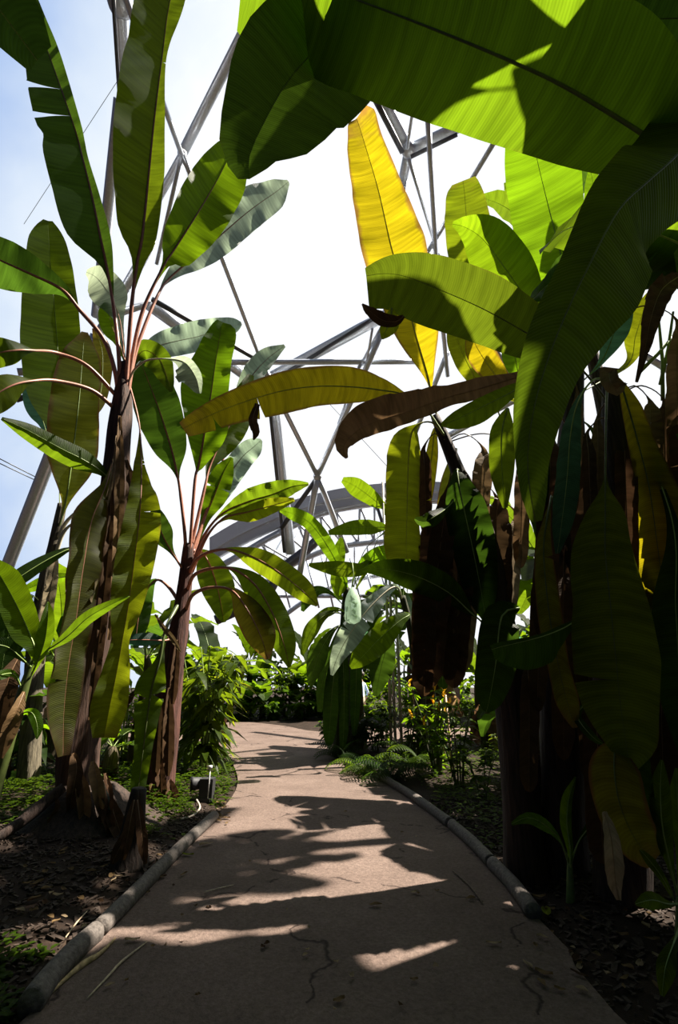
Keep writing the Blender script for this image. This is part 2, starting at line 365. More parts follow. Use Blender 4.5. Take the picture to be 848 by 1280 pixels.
# ------------------------------------------------------------------ dome: film, tubes, nodes
DC, DR = Vector((2, 6, -4)), 20.0
def D(px, py, inset=0.0):
    d = ray(px, py).normalized(); oc = EYE-DC; b = oc.dot(d); c = oc.length_squared-(DR-inset)**2
    return EYE+d*(-b+math.sqrt(b*b-c))
dome = empty('dome_frame', DC+Vector((0, 0, 4)), 'grey steel tube lattice of the domed roof overhead', 'roof frame', kind='structure')
STEEL, DARK = (.75, .80, .88, 1), (.12, .125, .14, 1)
def strut(a, b, wpx, inset=0.0, color=STEEL, name='strut', ins2=None):
    p, q = D(*a, inset), D(*b, inset if ins2 is None else ins2)
    dep = ((p+q)/2-EYE).dot(FW); r = wpx*.5*dep/F
    k = max(3, int((q-p).length/.8)); pts = [p.lerp(q, i/k) for i in range(k+1)]
    mb = MB(); tube(mb, pts, [r]*len(pts), 12); return mb.build(name, M_STEEL, dome, color)
def node_(a, wpx, inset=0.0):
    c = D(*a, inset); r = wpx*.5*(c-EYE).dot(FW)/F; mb = MB(); ax = (c-DC).normalized()
    tube(mb, [c-ax*r*.9, c-ax*r*.6, c+ax*r*.6, c+ax*r*.9], [r*.6, r, r, r*.6], 14); mb.build('node', M_STEEL, dome, (.6, .62, .66, 1))
S = strut
S((148, -40), (156, 125), 17); S((140, -30), (149, 115), 5, .4, DARK, 'cable_tray'); node_((150, 2), 30)
S((156, -5), (227, 193), 7, 1.2); S((330, -8), (229, 190), 13); node_((228, 193), 11, .6)
S((229, 193), (190, 262), 10); S((228, 193), (327, 452), 6, 1.0); S((227, 195), (196, 330), 5, 1)
S((150, 125), (120, 395), 13); S((4, 722), (122, 420), 16); S((122, 420), (192, 300), 12)
S((122, 400), (190, 378), 9); S((186, 380), (318, 478), 14); S((190, 374), (326, 452), 6, .9, DARK)
S((22, 465), (140, 460), 9, .8); S((286, 453), (520, 452), 7, .8); S((20, 500), (120, 466), 7, .5, DARK)
S((318, 478), (345, 515), 12); S((342, 500), (363, 690), 14); S((337, 500), (356, 690), 5, .5, DARK, 'cable_tray')
S((326, 452), (398, 596), 7, 1.1); node_((327, 452), 9, 1.0)
S((397, 595), (434, 690), 7, 1.1); S((477, 418), (397, 595), 7, 1.1); S((397, 595), (374, 722), 8, 1.1); S((397, 597), (352, 660), 6, 1.1, DARK); node_((397, 596), 10, 1.1)
S((320, 482), (478, 396), 14); S((352, 470), (474, 394), 5, .5, DARK, 'cable_tray'); S((478, 396), (575, 330), 13)
S((480, 405), (452, 456), 5, 1.0); S((466, 410), (458, 456), 3, 1.2); S((452, 452), (424, 530), 5, 1.1); node_((454, 453), 7, .8)
S((474, 118), (512, 188), 15); S((468, 122), (503, 190), 7, .5, DARK, 'cable_tray'); S((511, 190), (504, 224), 12); S((504, 224), (486, 345), 11)
S((513, 187), (575, 158), 13); S((514, 196), (572, 168), 5, .6, DARK, 'cable_tray'); S((518, 128), (509, 186), 4, 1.0); S((511, 198), (546, 312), 4, 1.0)
S((535, 150), (546, 330), 6, 1.3); S((640, 142), (532, 320), 6, 1.2); node_((511, 187), 17, .2); node_((543, 307), 7, 1.2)
S((575, 158), (720, 90), 13); S((546, 330), (560, 470), 6, 1.2); S((540, 318), (478, 398), 7, 1.1); S((546, 318), (640, 470), 7, 1.1)
S((560, 440), (520, 540), 6, 1.1); S((800, 440), (848, 470), 9); S((560, 545), (700, 470), 8)
def thin(a, b, r=.012): S(a, b, r*40, .3, DARK, 'cable')
thin((-5, 571), (52, 600), .03); thin((-5, 577), (50, 603), .03); thin((380, 470), (500, 600), .018); thin((30, 280), (200, 20), .015)
# roof film: cushions bulging between a hexagonal grid
mb = MB(); nu, nv = 60, 20
for j in range(nv+1):
    el = R(2+88*j/nv)
    for i in range(nu):
        az = 2*math.pi*i/nu; d = Vector((math.cos(az)*math.cos(el), math.sin(az)*math.cos(el), math.sin(el)))
        mb.vert(DC+Vector((0, 0, 2))+d*(DR+.55+.35*math.cos(az*15)*math.cos(el*10)), (i/nu, j/nv))
for j in range(nv):
    for i in range(nu): a = j*nu+i; b = j*nu+(i+1) % nu; mb.face(a, b, b+nu, a+nu)
setp(mb.build('roof_film', M_FILM), 'clear film cushions between the roof tubes', 'roof', kind='structure')
# the neighbouring dome's arch
arch = empty('arch_roof', P(380, 720, 32), 'grey banded arch and truss of the neighbouring dome', 'roof', kind='structure')
def curve_px(pts, Y, n=24):
    p = [P(x, y, Y) for x, y in pts]; o, _ = resample(p, [[1]*len(p)], .6); return o
def band(name, top, bot, Y, col, depth=.5):
    a, b = curve_px(top, Y), curve_px(bot, Y); n = min(len(a), len(b)); mb = MB()
    a = [a[int(i*(len(a)-1)/(n-1))] for i in range(n)]; b = [b[int(i*(len(b)-1)/(n-1))] for i in range(n)]
    for i in range(n):
        for q in (a[i], b[i], b[i]+Vector((0, depth, 0)), a[i]+Vector((0, depth, 0))): mb.vert(q)
    for i in range(n-1):
        for k in range(4): mb.face(i*4+k, i*4+(k+1) % 4, i*4+4+(k+1) % 4, i*4+4+k)
    mb.face(0, 1, 2, 3); mb.face(*[4*(n-1)+k for k in (3, 2, 1, 0)])
    return mb.build(name, M_PAINT, arch, col, smooth=False)
band('fascia', [(262, 672), (300, 650), (345, 632), (400, 616), (450, 607), (520, 602), (600, 604)], [(262, 690), (300, 668), (345, 648), (400, 629), (450, 619), (520, 614), (600, 616)], 32, (.8, .82, .85, 1))
band('fascia', [(262, 692), (300, 670), (345, 650), (400, 631), (450, 621), (520, 616), (600, 618)], [(262, 702), (300, 681), (345, 660), (400, 640), (450, 630), (520, 625), (600, 627)], 32.2, (.6, .62, .66, 1))
def atube(pts, wpx, Y, col=STEEL, name='truss_tube'):
    p = curve_px(pts, Y); r = wpx*.5*(p[0]-EYE).dot(FW)/F; mb = MB(); tube(mb, p, [r]*len(p), 8); mb.build(name, M_STEEL, arch, col)
atube([(262, 716), (300, 694), (345, 668), (400, 643), (450, 632), (520, 626), (600, 628)], 9, 32.6)
atube([(300, 760), (340, 722), (380, 698), (430, 682), (500, 676), (580, 680)], 9, 34.5)
atube([(270, 775), (330, 745), (352, 712), (380, 690), (400, 672)], 13, 31.5, DARK)
atube([(330, 790), (380, 752), (430, 728), (500, 715)], 6, 36); atube([(340, 745), (430, 745), (520, 742)], 5, 36)
g = random.Random(5)
lo_ = curve_px([(300, 760), (340, 722), (380, 698), (430, 682), (500, 676), (580, 680)], 34.5); hi_ = curve_px([(262, 716), (300, 694), (345, 668), (400, 643), (450, 632), (520, 626), (600, 628)], 32.6)
for i in range(14):
    a = hi_[int(i/14*(len(hi_)-1))]; 
    for dj in (0, 1):
        b = lo_[min(len(lo_)-1, int((i+dj)/14*(len(lo_)-1)))]; mb = MB(); tube(mb, [a, a.lerp(b, .5), b], [.09]*3, 6); mb.build('truss_web', M_STEEL, arch, STEEL)
for i in range(12):
    a = P(330+i*18, 700+8*math.sin(i), 35.5); b = P(345+i*18, 760, 36); mb = MB(); tube(mb, [a, b], [.07]*2, 6); mb.build('truss_web', M_STEEL, arch, STEEL)
    a = P(360+i*14, 662, 35); b = P(335+i*18, 705, 35.5); mb = MB(); tube(mb, [a, b], [.06]*2, 6); mb.build('truss_web', M_STEEL, arch, STEEL)
for x in (352, 412, 470): atube([(x, 640-.1*(x-352)), (x+8, 665-.1*(x-352))], 4, 32.1, DARK, 'clamp')
# ------------------------------------------------------------------ tall banana left of the path
def plant(px, py, label, cat='banana plant', group=None, name='banana_plant', Y=None):
    q = G(px, py) if Y is None else P(px, py, Y); q.z = gz(q.x, q.y)-.02; return empty(name, q, label, cat, group)
t = plant(92, 1030, 'tallest banana plant, upright on a dark brown fibrous trunk left of the path')
Y1 = t.location.y; o1 = Y1-6
trunk(t, [(84, 1075, Y1, 44), (92, 1030, Y1, 27), (102, 884, Y1, 22), (122, 794, Y1, 20), (138, 664, Y1, 18), (148, 560, Y1, 14), (153, 500, Y1, 11), (157, 455, Y1, 7)], rough=.28, color=(.05, .026, .018, 1), seed=2)
def L1(spec, c='G', **kw): kw.setdefault('rc', 'p'); return leaf(t, spec, c, off=o1, **kw)
L1([(155, 520, 6, 0, 0), (160, 450, 5.9, 0, 0), (165, 380, 5.7, 0, 0), (172, 326, 5.5, 8, 10), (178, 296, 5.4, 32, 18), (186, 220, 5.2, 46, 20), (193, 150, 5.0, 50, 14), (203, 70, 4.8, 46, 6), (213, 0, 4.6, 42, 20), (235, -70, 4.4, 18, 10)], 'G', fold=18, tear=(0, 1), rib=.036, wave=.07)
L1([(157, 520, 6, 0, 0), (166, 445, 5.95, 0, 0), (180, 385, 5.9, 0, 0), (206, 330, 5.8, 4, 6), (216, 315, 5.8, 20, 26), (245, 270, 5.7, 34, 39), (270, 228, 5.7, 33, 39), (287, 195, 5.6, 22, 30), (297, 176, 5.6, 5, 8)], 'B', fold=12, roll=-8, rib=.036)
L1([(158, 510, 6, 0, 0), (170, 440, 6, 0, 0), (196, 372, 6.1, 0, 0), (215, 345, 6.3, 8, 5), (260, 308, 6.4, 26, 22), (310, 265, 6.5, 30, 24), (345, 240, 6.6, 18, 20), (361, 227, 6.6, 3, 3)], 'GL', fold=-15, wave=.12, rib=.03)
L1([(150, 520, 6, 0, 0), (149, 450, 5.9, 0, 0), (143, 390, 5.9, 0, 0), (134, 336, 5.8, 6, 8), (126, 298, 5.7, 40, 13), (115, 245, 5.6, 46, 10), (104, 200, 5.5, 46, 7), (98, 176, 5.5, 40, 8), (90, 150, 5.4, 44, 10), (62, 70, 5.3, 30, 14), (40, 10, 5.2, 22, 12), (28, -40, 5.1, 4, 4)], 'D', fold=12, slits=((-1, .5), (-1, .6)), rib=.034)  # the deep green stands in for shade on this turned away blade
L1([(150, 530, 6, 0, 0), (145, 470, 5.9, 0, 0), (130, 425, 5.8, 0, 0), (100, 388, 5.6, 0, 0), (78, 362, 5.4, 8, 8), (40, 343, 5.2, 24, 22), (0, 325, 5.0, 34, 28), (-50, 300, 4.8, 24, 20), (-80, 285, 4.7, 2, 2)], 'D', fold=-20, rib=.034)
L1([(150, 500, 6, 0, 0), (110, 458, 5.6, 0, 0), (70, 441, 5.3, 0, 0), (42, 438, 4.9, 2, 2), (20, 438, 4.7, 16, 14), (-15, 445, 4.6, 20, 24), (-50, 470, 4.5, 2, 2)], 'G', fold=-25, rib=.03)
L1([(148, 515, 6, 0, 0), (115, 488, 5.6, 0, 0), (70, 476, 5.2, 0, 0), (42, 476, 4.9, 2, 2), (15, 482, 4.7, 20, 18), (-15, 500, 4.6, 24, 20), (-40, 520, 4.5, 2, 2)], 'YG', fold=-20, rib=.03)
L1([(143, 606, 6, 0, 0), (128, 590, 5.8, 6, 6), (105, 575, 5.6, 15, 12), (75, 560, 5.4, 16, 12), (35, 538, 5.2, 12, 9), (2, 523, 5, 2, 2)], 'G', fold=-35, rc='g')
L1([(160, 480, 6, 0, 0), (168, 462, 5.8, 0, 0), (186, 450, 5.6, 0, 0), (215, 449, 5.5, 2, 2), (232, 454, 5.5, 8, 14), (245, 472, 5.5, 8, 22), (250, 492, 5.5, 2, 4)], 'GL', rc='w', rib=.017, fold=20, wave=.2)
L1([(156, 450, 6.1, 0, 0), (150, 400, 6.4, 8, 5), (138, 370, 6.5, 22, 22), (122, 348, 6.6, 18, 18), (108, 340, 6.7, 3, 3)], 'GL')
L1([(158, 460, 6.2, 0, 0), (150, 430, 6.4, 6, 6), (141, 410, 6.5, 14, 14), (135, 388, 6.5, 12, 10), (133, 378, 6.5, 2, 2)], 'B')
L1([(162, 470, 6.2, 0, 0), (180, 440, 6.5, 6, 6), (205, 430, 6.7, 16, 18), (250, 420, 6.9, 20, 18), (290, 408, 7.0, 12, 10), (302, 404, 7.0, 2, 2)], 'GL', wave=.12)
L1([(158, 485, 6.1, 0, 0), (170, 450, 6.3, 4, 4), (182, 438, 6.3, 14, 18), (200, 450, 6.3, 14, 18), (210, 475, 6.3, 8, 10), (214, 490, 6.3, 2, 2)], 'G')
L1([(143, 565, 6, 0, 0), (133, 605, 5.6, 4, 6), (115, 650, 5.45, 20, 28), (104, 710, 5.4, 24, 24), (95, 775, 5.4, 22, 20), (86, 830, 5.4, 22, 24), (80, 890, 5.4, 20, 24), (79, 945, 5.4, 8, 8)], 'O', fold=15, tear=(2, 1), wave=.1, roll=20, label='drooping dull olive leaf with a browned edge')
L1([(163, 485, 6, 0, 0), (174, 530, 5.8, 0, 0), (177, 585, 5.6, 5, 10), (175, 640, 5.5, 26, 18), (168, 700, 5.45, 26, 24), (160, 760, 5.4, 18, 22), (153, 800, 5.4, 9, 14), (147, 835, 5.4, 16, 18), (137, 885, 5.4, 22, 24), (130, 922, 5.4, 16, 14)], 'YG', fold=15, wave=.16, wk=10, tear=(3, 0), rib=.015)
strip(t, [(128, 640, Y1-.3, 2, 2), (120, 690, Y1-.42, 6, 8), (108, 735, Y1-.5, 12, 9), (92, 775, Y1-.5, 14, 8), (84, 795, Y1-.5, 4, 3)], 'TAN', fold=35)
strip(t, [(150, 520, Y1-.3, 2, 2), (150, 590, Y1-.35, 6, 6), (148, 660, Y1-.4, 7, 6), (143, 740, Y1-.4, 7, 5), (136, 800, Y1-.4, 2, 2)], 'BR')
strip(t, [(158, 575, Y1-.2, 2, 2), (163, 610, Y1-.25, 8, 6), (156, 660, Y1-.35, 8, 5), (152, 720, Y1-.35, 6, 5), (146, 780, Y1-.3, 2, 2)], 'DB')
strip(t, [(146, 545, Y1-.3, 1, 1), (140, 600, Y1-.4, 2.5, 2.5), (128, 650, Y1-.4, 2.5, 2.5), (114, 715, Y1-.4, 1, 1)], 'TAN', fold=50)
strip(t, [(140, 590, Y1-.25, 2, 2), (136, 680, Y1-.35, 7, 6), (128, 760, Y1-.35, 8, 6), (118, 850, Y1-.35, 7, 5), (112, 900, Y1-.35, 2, 2)], 'DB')
for k, (x, y, dx, dy, ww, cc) in enumerate(((104, 985, 2, 55, 10, 'BR'), (120, 970, 6, 50, 9, 'BR'), (118, 1020, -6, 45, 10, 'DB'), (136, 985, 0, 40, 6, 'DB'), (96, 960, -10, 60, 10, 'DB'), (128, 1000, 14, 50, 9, 'DB'), (80, 1010, -26, 50, 12, 'DB'), (142, 1015, 20, 60, 12, 'DB'))):
    strip(t, [(x-4, y-18, Y1-.3, 2, 2), (x, y, Y1-.45, ww*.7, ww), (x+dx*.5, y+dy*.5, Y1-.55, ww, ww*.8), (x+dx, y+dy, Y1-.5, 2, 2)], cc, fold=40, wave=.3)
leaf(t, [(126, 968, Y1-.4, 1, 1), (128, 985, Y1-.5, 4, 5), (133, 1000, Y1-.55, 5, 5), (137, 1012, Y1-.55, 1, 1)], 'GL', label='pale torn green scrap of leaf')
mb = MB(); rings = []; c = P(100, 1062, Y1-.1); c.z = gz(c.x, c.y); n = 28
for i in range(9):
    s = i/8; rr = .62*(1-s)**.8+.2; rings.append([mb.vert(c+Vector((math.cos(6.283*k/n)*rr*1.25*(1+.3*noise.noise(Vector((math.cos(6.283*k/n)*2, math.sin(6.283*k/n)*2, s*2)))), math.sin(6.283*k/n)*rr*(1+.3*noise.noise(Vector((math.cos(6.283*k/n)*2, math.sin(6.283*k/n)*2, 5+s*2)))), -.12+.5*s**1.3))) for k in range(n)])
for a, b in zip(rings, rings[1:]):
    for k in range(n): mb.face(a[k], a[(k+1) % n], b[(k+1) % n], b[k])
mb.face(*rings[-1]); mb.build('root_mound', M_BARK, t, (.03, .018, .013, 1))
q = P(162, 1075, 4.85); q.z = gz(q.x, q.y)-.03; t = empty('banana_stump', q, 'short black rotting stump between the two left trunks, beside the long log', 'stump')
trunk(t, [(160, 1092, q.y, 26), (164, 1060, q.y, 18), (170, 1010, q.y, 12), (174, 985, q.y, 9)], color=(.02, .013, .01, 1), rough=.3, seed=41)
for k, (x, y, dx, dy) in enumerate(((168, 1000, -14, 75), (172, 1000, 10, 80), (164, 1030, -24, 50))):
    strip(t, [(x, y, q.y-.08, 2, 2), (x+dx*.3, y+dy*.3, q.y-.16, 6, 6), (x+dx*.7, y+dy*.7, q.y-.22, 7, 7), (x+dx, y+dy, q.y-.22, 2, 2)], 'DB')
# ------------------------------------------------------------------ second banana left of the path
t = plant(199, 1000, 'shorter banana plant with reddish trunk right beside the tallest one')
Y2 = t.location.y; o2 = Y2-7.0
trunk(t, [(190, 1035, Y2, 36), (197, 1000, Y2, 22), (208, 890, Y2, 16.5), (223, 790, Y2, 11.5), (231, 730, Y2, 9), (236, 680, Y2, 6)], color=(.06, .024, .018, 1), rough=.22, seed=5)
def L2(spec, c='G', **kw): kw.setdefault('rc', 'p'); kw.setdefault('rib', .03); return leaf(t, spec, c, off=o2, **kw)
L2([(231, 740, 7, 0, 0), (232, 680, 6.95, 0, 0), (226, 620, 6.9, 0, 0), (221, 590, 6.8, 4, 4), (214, 560, 6.7, 22, 20), (200, 515, 6.6, 30, 28), (185, 475, 6.5, 22, 26), (174, 448, 6.4, 8, 12), (170, 438, 6.4, 2, 2)], 'D')
L2([(233, 740, 7, 0, 0), (238, 680, 6.95, 0, 0), (244, 600, 6.9, 0, 0), (249, 580, 6.9, 6, 8), (256, 540, 6.8, 24, 28), (264, 492, 6.8, 38, 22), (270, 450, 6.75, 27, 20), (276, 415, 6.7, 15, 20), (279, 403, 6.7, 8, 10)], 'B', fold=10, wave=.09)
L2([(240, 680, 7, 0, 0), (256, 610, 7.1, 0, 0), (263, 582, 7.2, 6, 6), (280, 545, 7.3, 18, 22), (298, 510, 7.4, 18, 20), (313, 468, 7.5, 3, 5)], 'G')
L2([(242, 690, 7.1, 0, 0), (252, 655, 7.4, 3, 3), (270, 620, 7.5, 12, 14), (300, 575, 7.6, 14, 16), (318, 558, 7.6, 12, 12), (327, 550, 7.6, 2, 2)], 'GL', wave=.15)
L2([(242, 695, 7.1, 0, 0), (256, 650, 7.3, 6, 6), (268, 620, 7.3, 16, 16), (280, 590, 7.3, 13, 13), (290, 572, 7.3, 2, 2)], 'B', tear=(1, 1))
L2([(240, 690, 7.1, 0, 0), (275, 590, 7.5, 0, 0), (296, 500, 7.7, 4, 4), (315, 470, 7.7, 14, 12), (335, 448, 7.8, 14, 10), (356, 432, 7.9, 2, 2)], 'GL')
L2([(240, 710, 7, 0, 0), (255, 670, 6.9, 0, 0), (278, 642, 6.8, 3, 3), (310, 627, 6.7, 14, 11), (340, 618, 6.6, 16, 12), (365, 608, 6.6, 9, 10), (386, 605, 6.5, 2, 2)], 'G', fold=20, wave=.25, wk=8)
L2([(240, 715, 7, 0, 0), (258, 672, 6.8, 0, 0), (280, 648, 6.6, 2, 3), (310, 640, 6.5, 8, 13), (340, 632, 6.4, 10, 10), (368, 624, 6.4, 2, 3)], 'YG', wave=.2, wk=8, fold=-15)
L2([(236, 720, 7, 0, 0), (244, 702, 6.8, 0, 0), (262, 690, 6.6, 0, 0), (288, 687, 6.4, 3, 3), (320, 698, 6.3, 14, 14), (350, 716, 6.2, 16, 15), (380, 740, 6.1, 14, 12), (397, 757, 6.1, 2, 2)], 'YG', fold=-15, wave=.12)
L2([(234, 740, 7, 0, 0), (242, 720, 6.7, 0, 0), (262, 711, 6.5, 0, 0), (290, 711, 6.3, 3, 3), (318, 730, 6.2, 14, 18), (340, 765, 6.1, 18, 22), (355, 805, 6.1, 16, 14), (362, 834, 6.1, 2, 2)], 'G', fold=-15)
L2([(232, 765, 7, 0, 0), (240, 745, 6.7, 0, 0), (260, 735, 6.4, 0, 0), (288, 737, 6.2, 3, 3), (308, 760, 6.1, 16, 18), (326, 795, 6.0, 20, 18), (335, 824, 6.0, 3, 3)], 'O', fold=-10)
L2([(234, 720, 7, 0, 0), (215, 690, 6.8, 3, 3), (203, 668, 6.7, 14, 14), (196, 645, 6.6, 10, 10), (194, 632, 6.6, 2, 2)], 'D')
L2([(238, 720, 7.1, 0, 0), (250, 690, 7.2, 2, 2), (262, 705, 7.2, 16, 18), (272, 735, 7.2, 22, 20), (278, 765, 7.2, 14, 10), (280, 778, 7.2, 2, 2)], 'G')
L2([(226, 750, 7, 0, 0), (208, 785, 6.5, 0, 0), (200, 825, 6.4, 6, 6), (191, 855, 6.4, 17, 20), (186, 884, 6.4, 16, 18), (180, 930, 6.4, 12, 12), (173, 985, 6.4, 9, 10), (167, 1018, 6.4, 4, 4)], 'G', wave=.15, rc='d', slits=((-1, .4), (1, .42)))
L2([(222, 790, 7, 0, 0), (210, 800, 6.8, 2, 2), (190, 800, 6.6, 7, 9), (165, 800, 6.5, 7, 7), (152, 803, 6.5, 2, 2)], 'T', fold=-30)
L2([(228, 760, 7, 0, 0), (212, 735, 7.1, 0, 0), (195, 725, 7.1, 2, 2), (180, 745, 7.2, 12, 14), (172, 780, 7.2, 14, 14), (170, 810, 7.2, 3, 3)], 'D')
strip(t, [(194, 768, Y2-.6, 1, 1), (205, 785, Y2-.6, 3, 3), (217, 800, Y2-.6, 3.5, 3.5), (226, 815, Y2-.6, 1, 1)], 'BR')
for k, (x, y, dx, dy, ww, cc) in enumerate(((200, 880, -6, 90, 7, 'DB'), (212, 860, -2, 110, 7, 'DB'), (190, 980, -14, 50, 9, 'DB'), (212, 975, 8, 40, 8, 'DB'), (200, 950, 2, 60, 7, 'DB'), (222, 800, -6, 80, 5, 'DB'))):
    strip(t, [(x, y, Y2-.25, 2, 2), (x+dx*.4, y+dy*.4, Y2-.33, ww, ww), (x+dx*.8, y+dy*.8, Y2-.36, ww, ww), (x+dx, y+dy, Y2-.34, 2, 2)], cc, fold=40)
# ------------------------------------------------------------------ pale banana behind on the left
t = plant(52, 960, 'slim pale green banana plant behind the tallest one, big hanging olive leaf at its top', Y=7.6)
trunk(t, [(32, 1005, 7.6, 14), (38, 930, 7.6, 12), (46, 800, 7.6, 10), (58, 720, 7.6, 8), (67, 685, 7.6, 7), (78, 630, 7.6, 5)], color=(.09, .075, .05, 1), rough=.1)
def L3(spec, c='G', **kw): return leaf(t, spec, c, **kw)
L3([(72, 665, 7.6, 0, 0), (82, 628, 7.4, 5, 5), (88, 590, 7.3, 24, 26), (92, 560, 7.3, 34, 32), (99, 500, 7.3, 36, 26), (103, 450, 7.3, 28, 24), (106, 415, 7.3, 4, 4)], 'O', rib=.022, wave=.06, label='large upright olive leaf browned along its left edge')
L3([(75, 650, 7.6, 0, 0), (74, 560, 7.7, 3, 3), (76, 500, 7.7, 40, 24), (72, 430, 7.6, 45, 30), (66, 360, 7.5, 36, 30), (61, 300, 7.4, 24, 22), (60, 276, 7.4, 6, 6)], 'G', fold=8)
L3([(70, 680, 7.6, 0, 0), (85, 650, 7.5, 0, 0), (114, 628, 7.5, 1, 1), (130, 640, 7.5, 10, 10), (140, 665, 7.5, 2, 2)], 'GL', rc='w', rib=.036)
L3([(68, 700, 7.6, 0, 0), (80, 665, 7.5, 0, 0), (99, 652, 7.5, 1, 1), (115, 662, 7.5, 8, 8), (126, 690, 7.5, 2, 2)], 'G', rc='w', rib=.036)
L3([(95, 685, 7.0, 0, 0), (82, 688, 6.9, 4, 4), (50, 705, 6.7, 9, 9), (15, 728, 6.5, 10, 10), (-15, 752, 6.4, 2, 2)], 'D', fold=-30)
L3([(95, 720, 7.8, 0, 0), (75, 722, 7.8, 6, 6), (50, 730, 7.8, 8, 8), (20, 742, 7.8, 2, 2)], 'B', fold=-20)
L3([(55, 760, 7.6, 0, 0), (40, 745, 7.4, 2, 2), (20, 765, 7.3, 20, 20), (8, 805, 7.2, 24, 20), (2, 840, 7.2, 3, 3)], 'D')
L3([(72, 600, 7.6, 0, 0), (58, 540, 7.9, 4, 4), (48, 510, 8, 16, 16), (40, 480, 8, 12, 14), (36, 462, 8, 2, 2)], 'T')
L3([(70, 560, 7.7, 0, 0), (112, 520, 7.9, 6, 6), (126, 490, 8, 10, 10), (128, 440, 8, 12, 12), (118, 410, 8, 3, 3)], 'O')
strip(t, [(70, 690, 7.45, 2, 2), (66, 720, 7.4, 7, 7), (58, 770, 7.4, 8, 8), (52, 830, 7.4, 3, 3)], 'TAN')
# ------------------------------------------------------------------ bright young plant at the left edge
t = plant(15, 990, 'young bright green plant with broad sunlit leaf at the left edge of the view', 'young plant', name='young_banana', Y=4.6)
trunk(t, [(-28, 1115, 4.6, 10), (-8, 1000, 4.6, 7), (10, 930, 4.6, 7), (30, 860, 4.6, 6), (44, 818, 4.6, 3)], color=(.06, .08, .02, 1), rough=.05, name='stem', m=M_RIB)
L4 = lambda spec, c='B', **kw: leaf(t, spec, c, **kw)
L4([(42, 830, 4.6, 0, 0), (44, 812, 4.5, 10, 6), (36, 790, 4.5, 22, 16), (20, 755, 4.4, 22, 22), (2, 722, 4.3, 16, 22), (-15, 695, 4.2, 2, 2)], 'B', fold=12)
L4([(44, 820, 4.6, 0, 0), (60, 812, 4.5, 2, 2), (85, 795, 4.4, 7, 7), (110, 772, 4.3, 8, 8), (140, 755, 4.2, 5, 5), (162, 745, 4.2, 1, 1)], 'G', fold=-25)
L4([(40, 835, 4.6, 0, 0), (26, 822, 4.4, 4, 4), (12, 810, 4.3, 10, 10), (-2, 806, 4.2, 10, 10), (-20, 806, 4.2, 2, 2)], 'D')
L4([(36, 850, 4.6, 0, 0), (46, 830, 4.5, 4, 4), (56, 800, 4.45, 12, 10), (60, 770, 4.4, 8, 8), (60, 752, 4.4, 1, 1)], 'B', fold=20)
L4([(20, 900, 4.6, 0, 0), (32, 890, 4.4, 3, 3), (42, 893, 4.3, 8, 8), (47, 910, 4.3, 8, 6), (46, 924, 4.3, 1, 1)], 'B')
L4([(30, 870, 4.6, 0, 0), (20, 845, 4.5, 3, 3), (8, 842, 4.4, 6, 6), (-8, 848, 4.3, 5, 5), (-20, 855, 4.3, 1, 1)], 'B')
strip(t, [(30, 865, 4.5, 2, 2), (20, 890, 4.4, 10, 8), (8, 920, 4.4, 11, 9), (2, 948, 4.4, 2, 2)], 'BR', label='brown dead leaf')
strip(t, [(24, 820, 4.9, 2, 2), (10, 850, 4.8, 14, 14), (2, 890, 4.8, 14, 14), (-4, 930, 4.8, 2, 2)], 'DB')
# ------------------------------------------------------------------ right: plant with the yellow upright leaf
t = plant(652, 1098, 'banana plant with tall yellow upright leaf, leaning to the path on the right')
Yr = t.location.y
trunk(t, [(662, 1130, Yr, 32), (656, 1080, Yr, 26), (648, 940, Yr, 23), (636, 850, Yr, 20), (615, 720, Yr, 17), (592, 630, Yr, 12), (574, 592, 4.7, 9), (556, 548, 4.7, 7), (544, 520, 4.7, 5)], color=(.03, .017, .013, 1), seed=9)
def A(spec, c='G', **kw): kw.setdefault('off', .15); return leaf(t, spec, c, **kw)
A([(560, 565, 4.6, 0, 0), (541, 500, 4.5, 0, 0), (535, 470, 4.45, 5, 8), (519, 415, 4.4, 25, 32), (505, 360, 4.35, 34, 38), (490, 310, 4.3, 38, 42), (474, 240, 4.25, 34, 30), (458, 185, 4.2, 25, 24), (448, 153, 4.2, 14, 24), (446, 148, 4.2, 10, 18)], 'Y', rc='y', rib=.014, wave=.05, fold=8, label='tall yellow leaf standing upright')
A([(625, 520, 5.4, 0, 0), (600, 440, 5.2, 4, 4), (592, 360, 5, 22, 28), (585, 290, 4.9, 29, 31), (581, 240, 4.9, 24, 22), (579, 226, 4.9, 15, 16)], 'YG', rc='y', label='small yellow leaf tip')
A([(556, 545, 4.5, 0, 0), (530, 508, 4.4, 0, 0), (503, 493, 4.3, 3, 4), (485, 489, 4.25, 10, 12), (445, 484, 4.1, 20, 24), (396, 483, 4.0, 25, 25), (347, 490, 3.9, 29, 23), (290, 508, 3.8, 23, 19), (250, 525, 3.7, 18, 14), (229, 536, 3.7, 12, 9)], 'Y', rib=.013, wave=.06, wk=12, tear=(2, 0), label='long yellow leaf arching left across the path with a brown tip')
strip(t, [(322, 505, 4.00, 3, 3), (316, 525, 3.95, 6, 5), (320, 540, 3.95, 5, 5), (317, 550, 3.95, 1, 1)], 'DB')
strip(t, [(690, 458, 4.25, 3, 3), (640, 474, 4.35, 8, 8), (600, 486, 4.40, 12, 14), (560, 497, 4.35, 11, 15), (520, 511, 4.30, 14, 22), (470, 527, 4.25, 15, 26), (445, 540, 4.25, 13, 24), (430, 558, 4.25, 8, 12), (434, 573, 4.25, 2, 2)], 'BR', fold=35, label='big dead brown leaf folded over with a curled tip')
A([(670, 470, 4.0, 0, 0), (640, 490, 4, 8, 10), (600, 510, 4, 18, 12), (570, 525, 4, 12, 10), (552, 531, 4, 2, 2)], 'G', fold=-15)
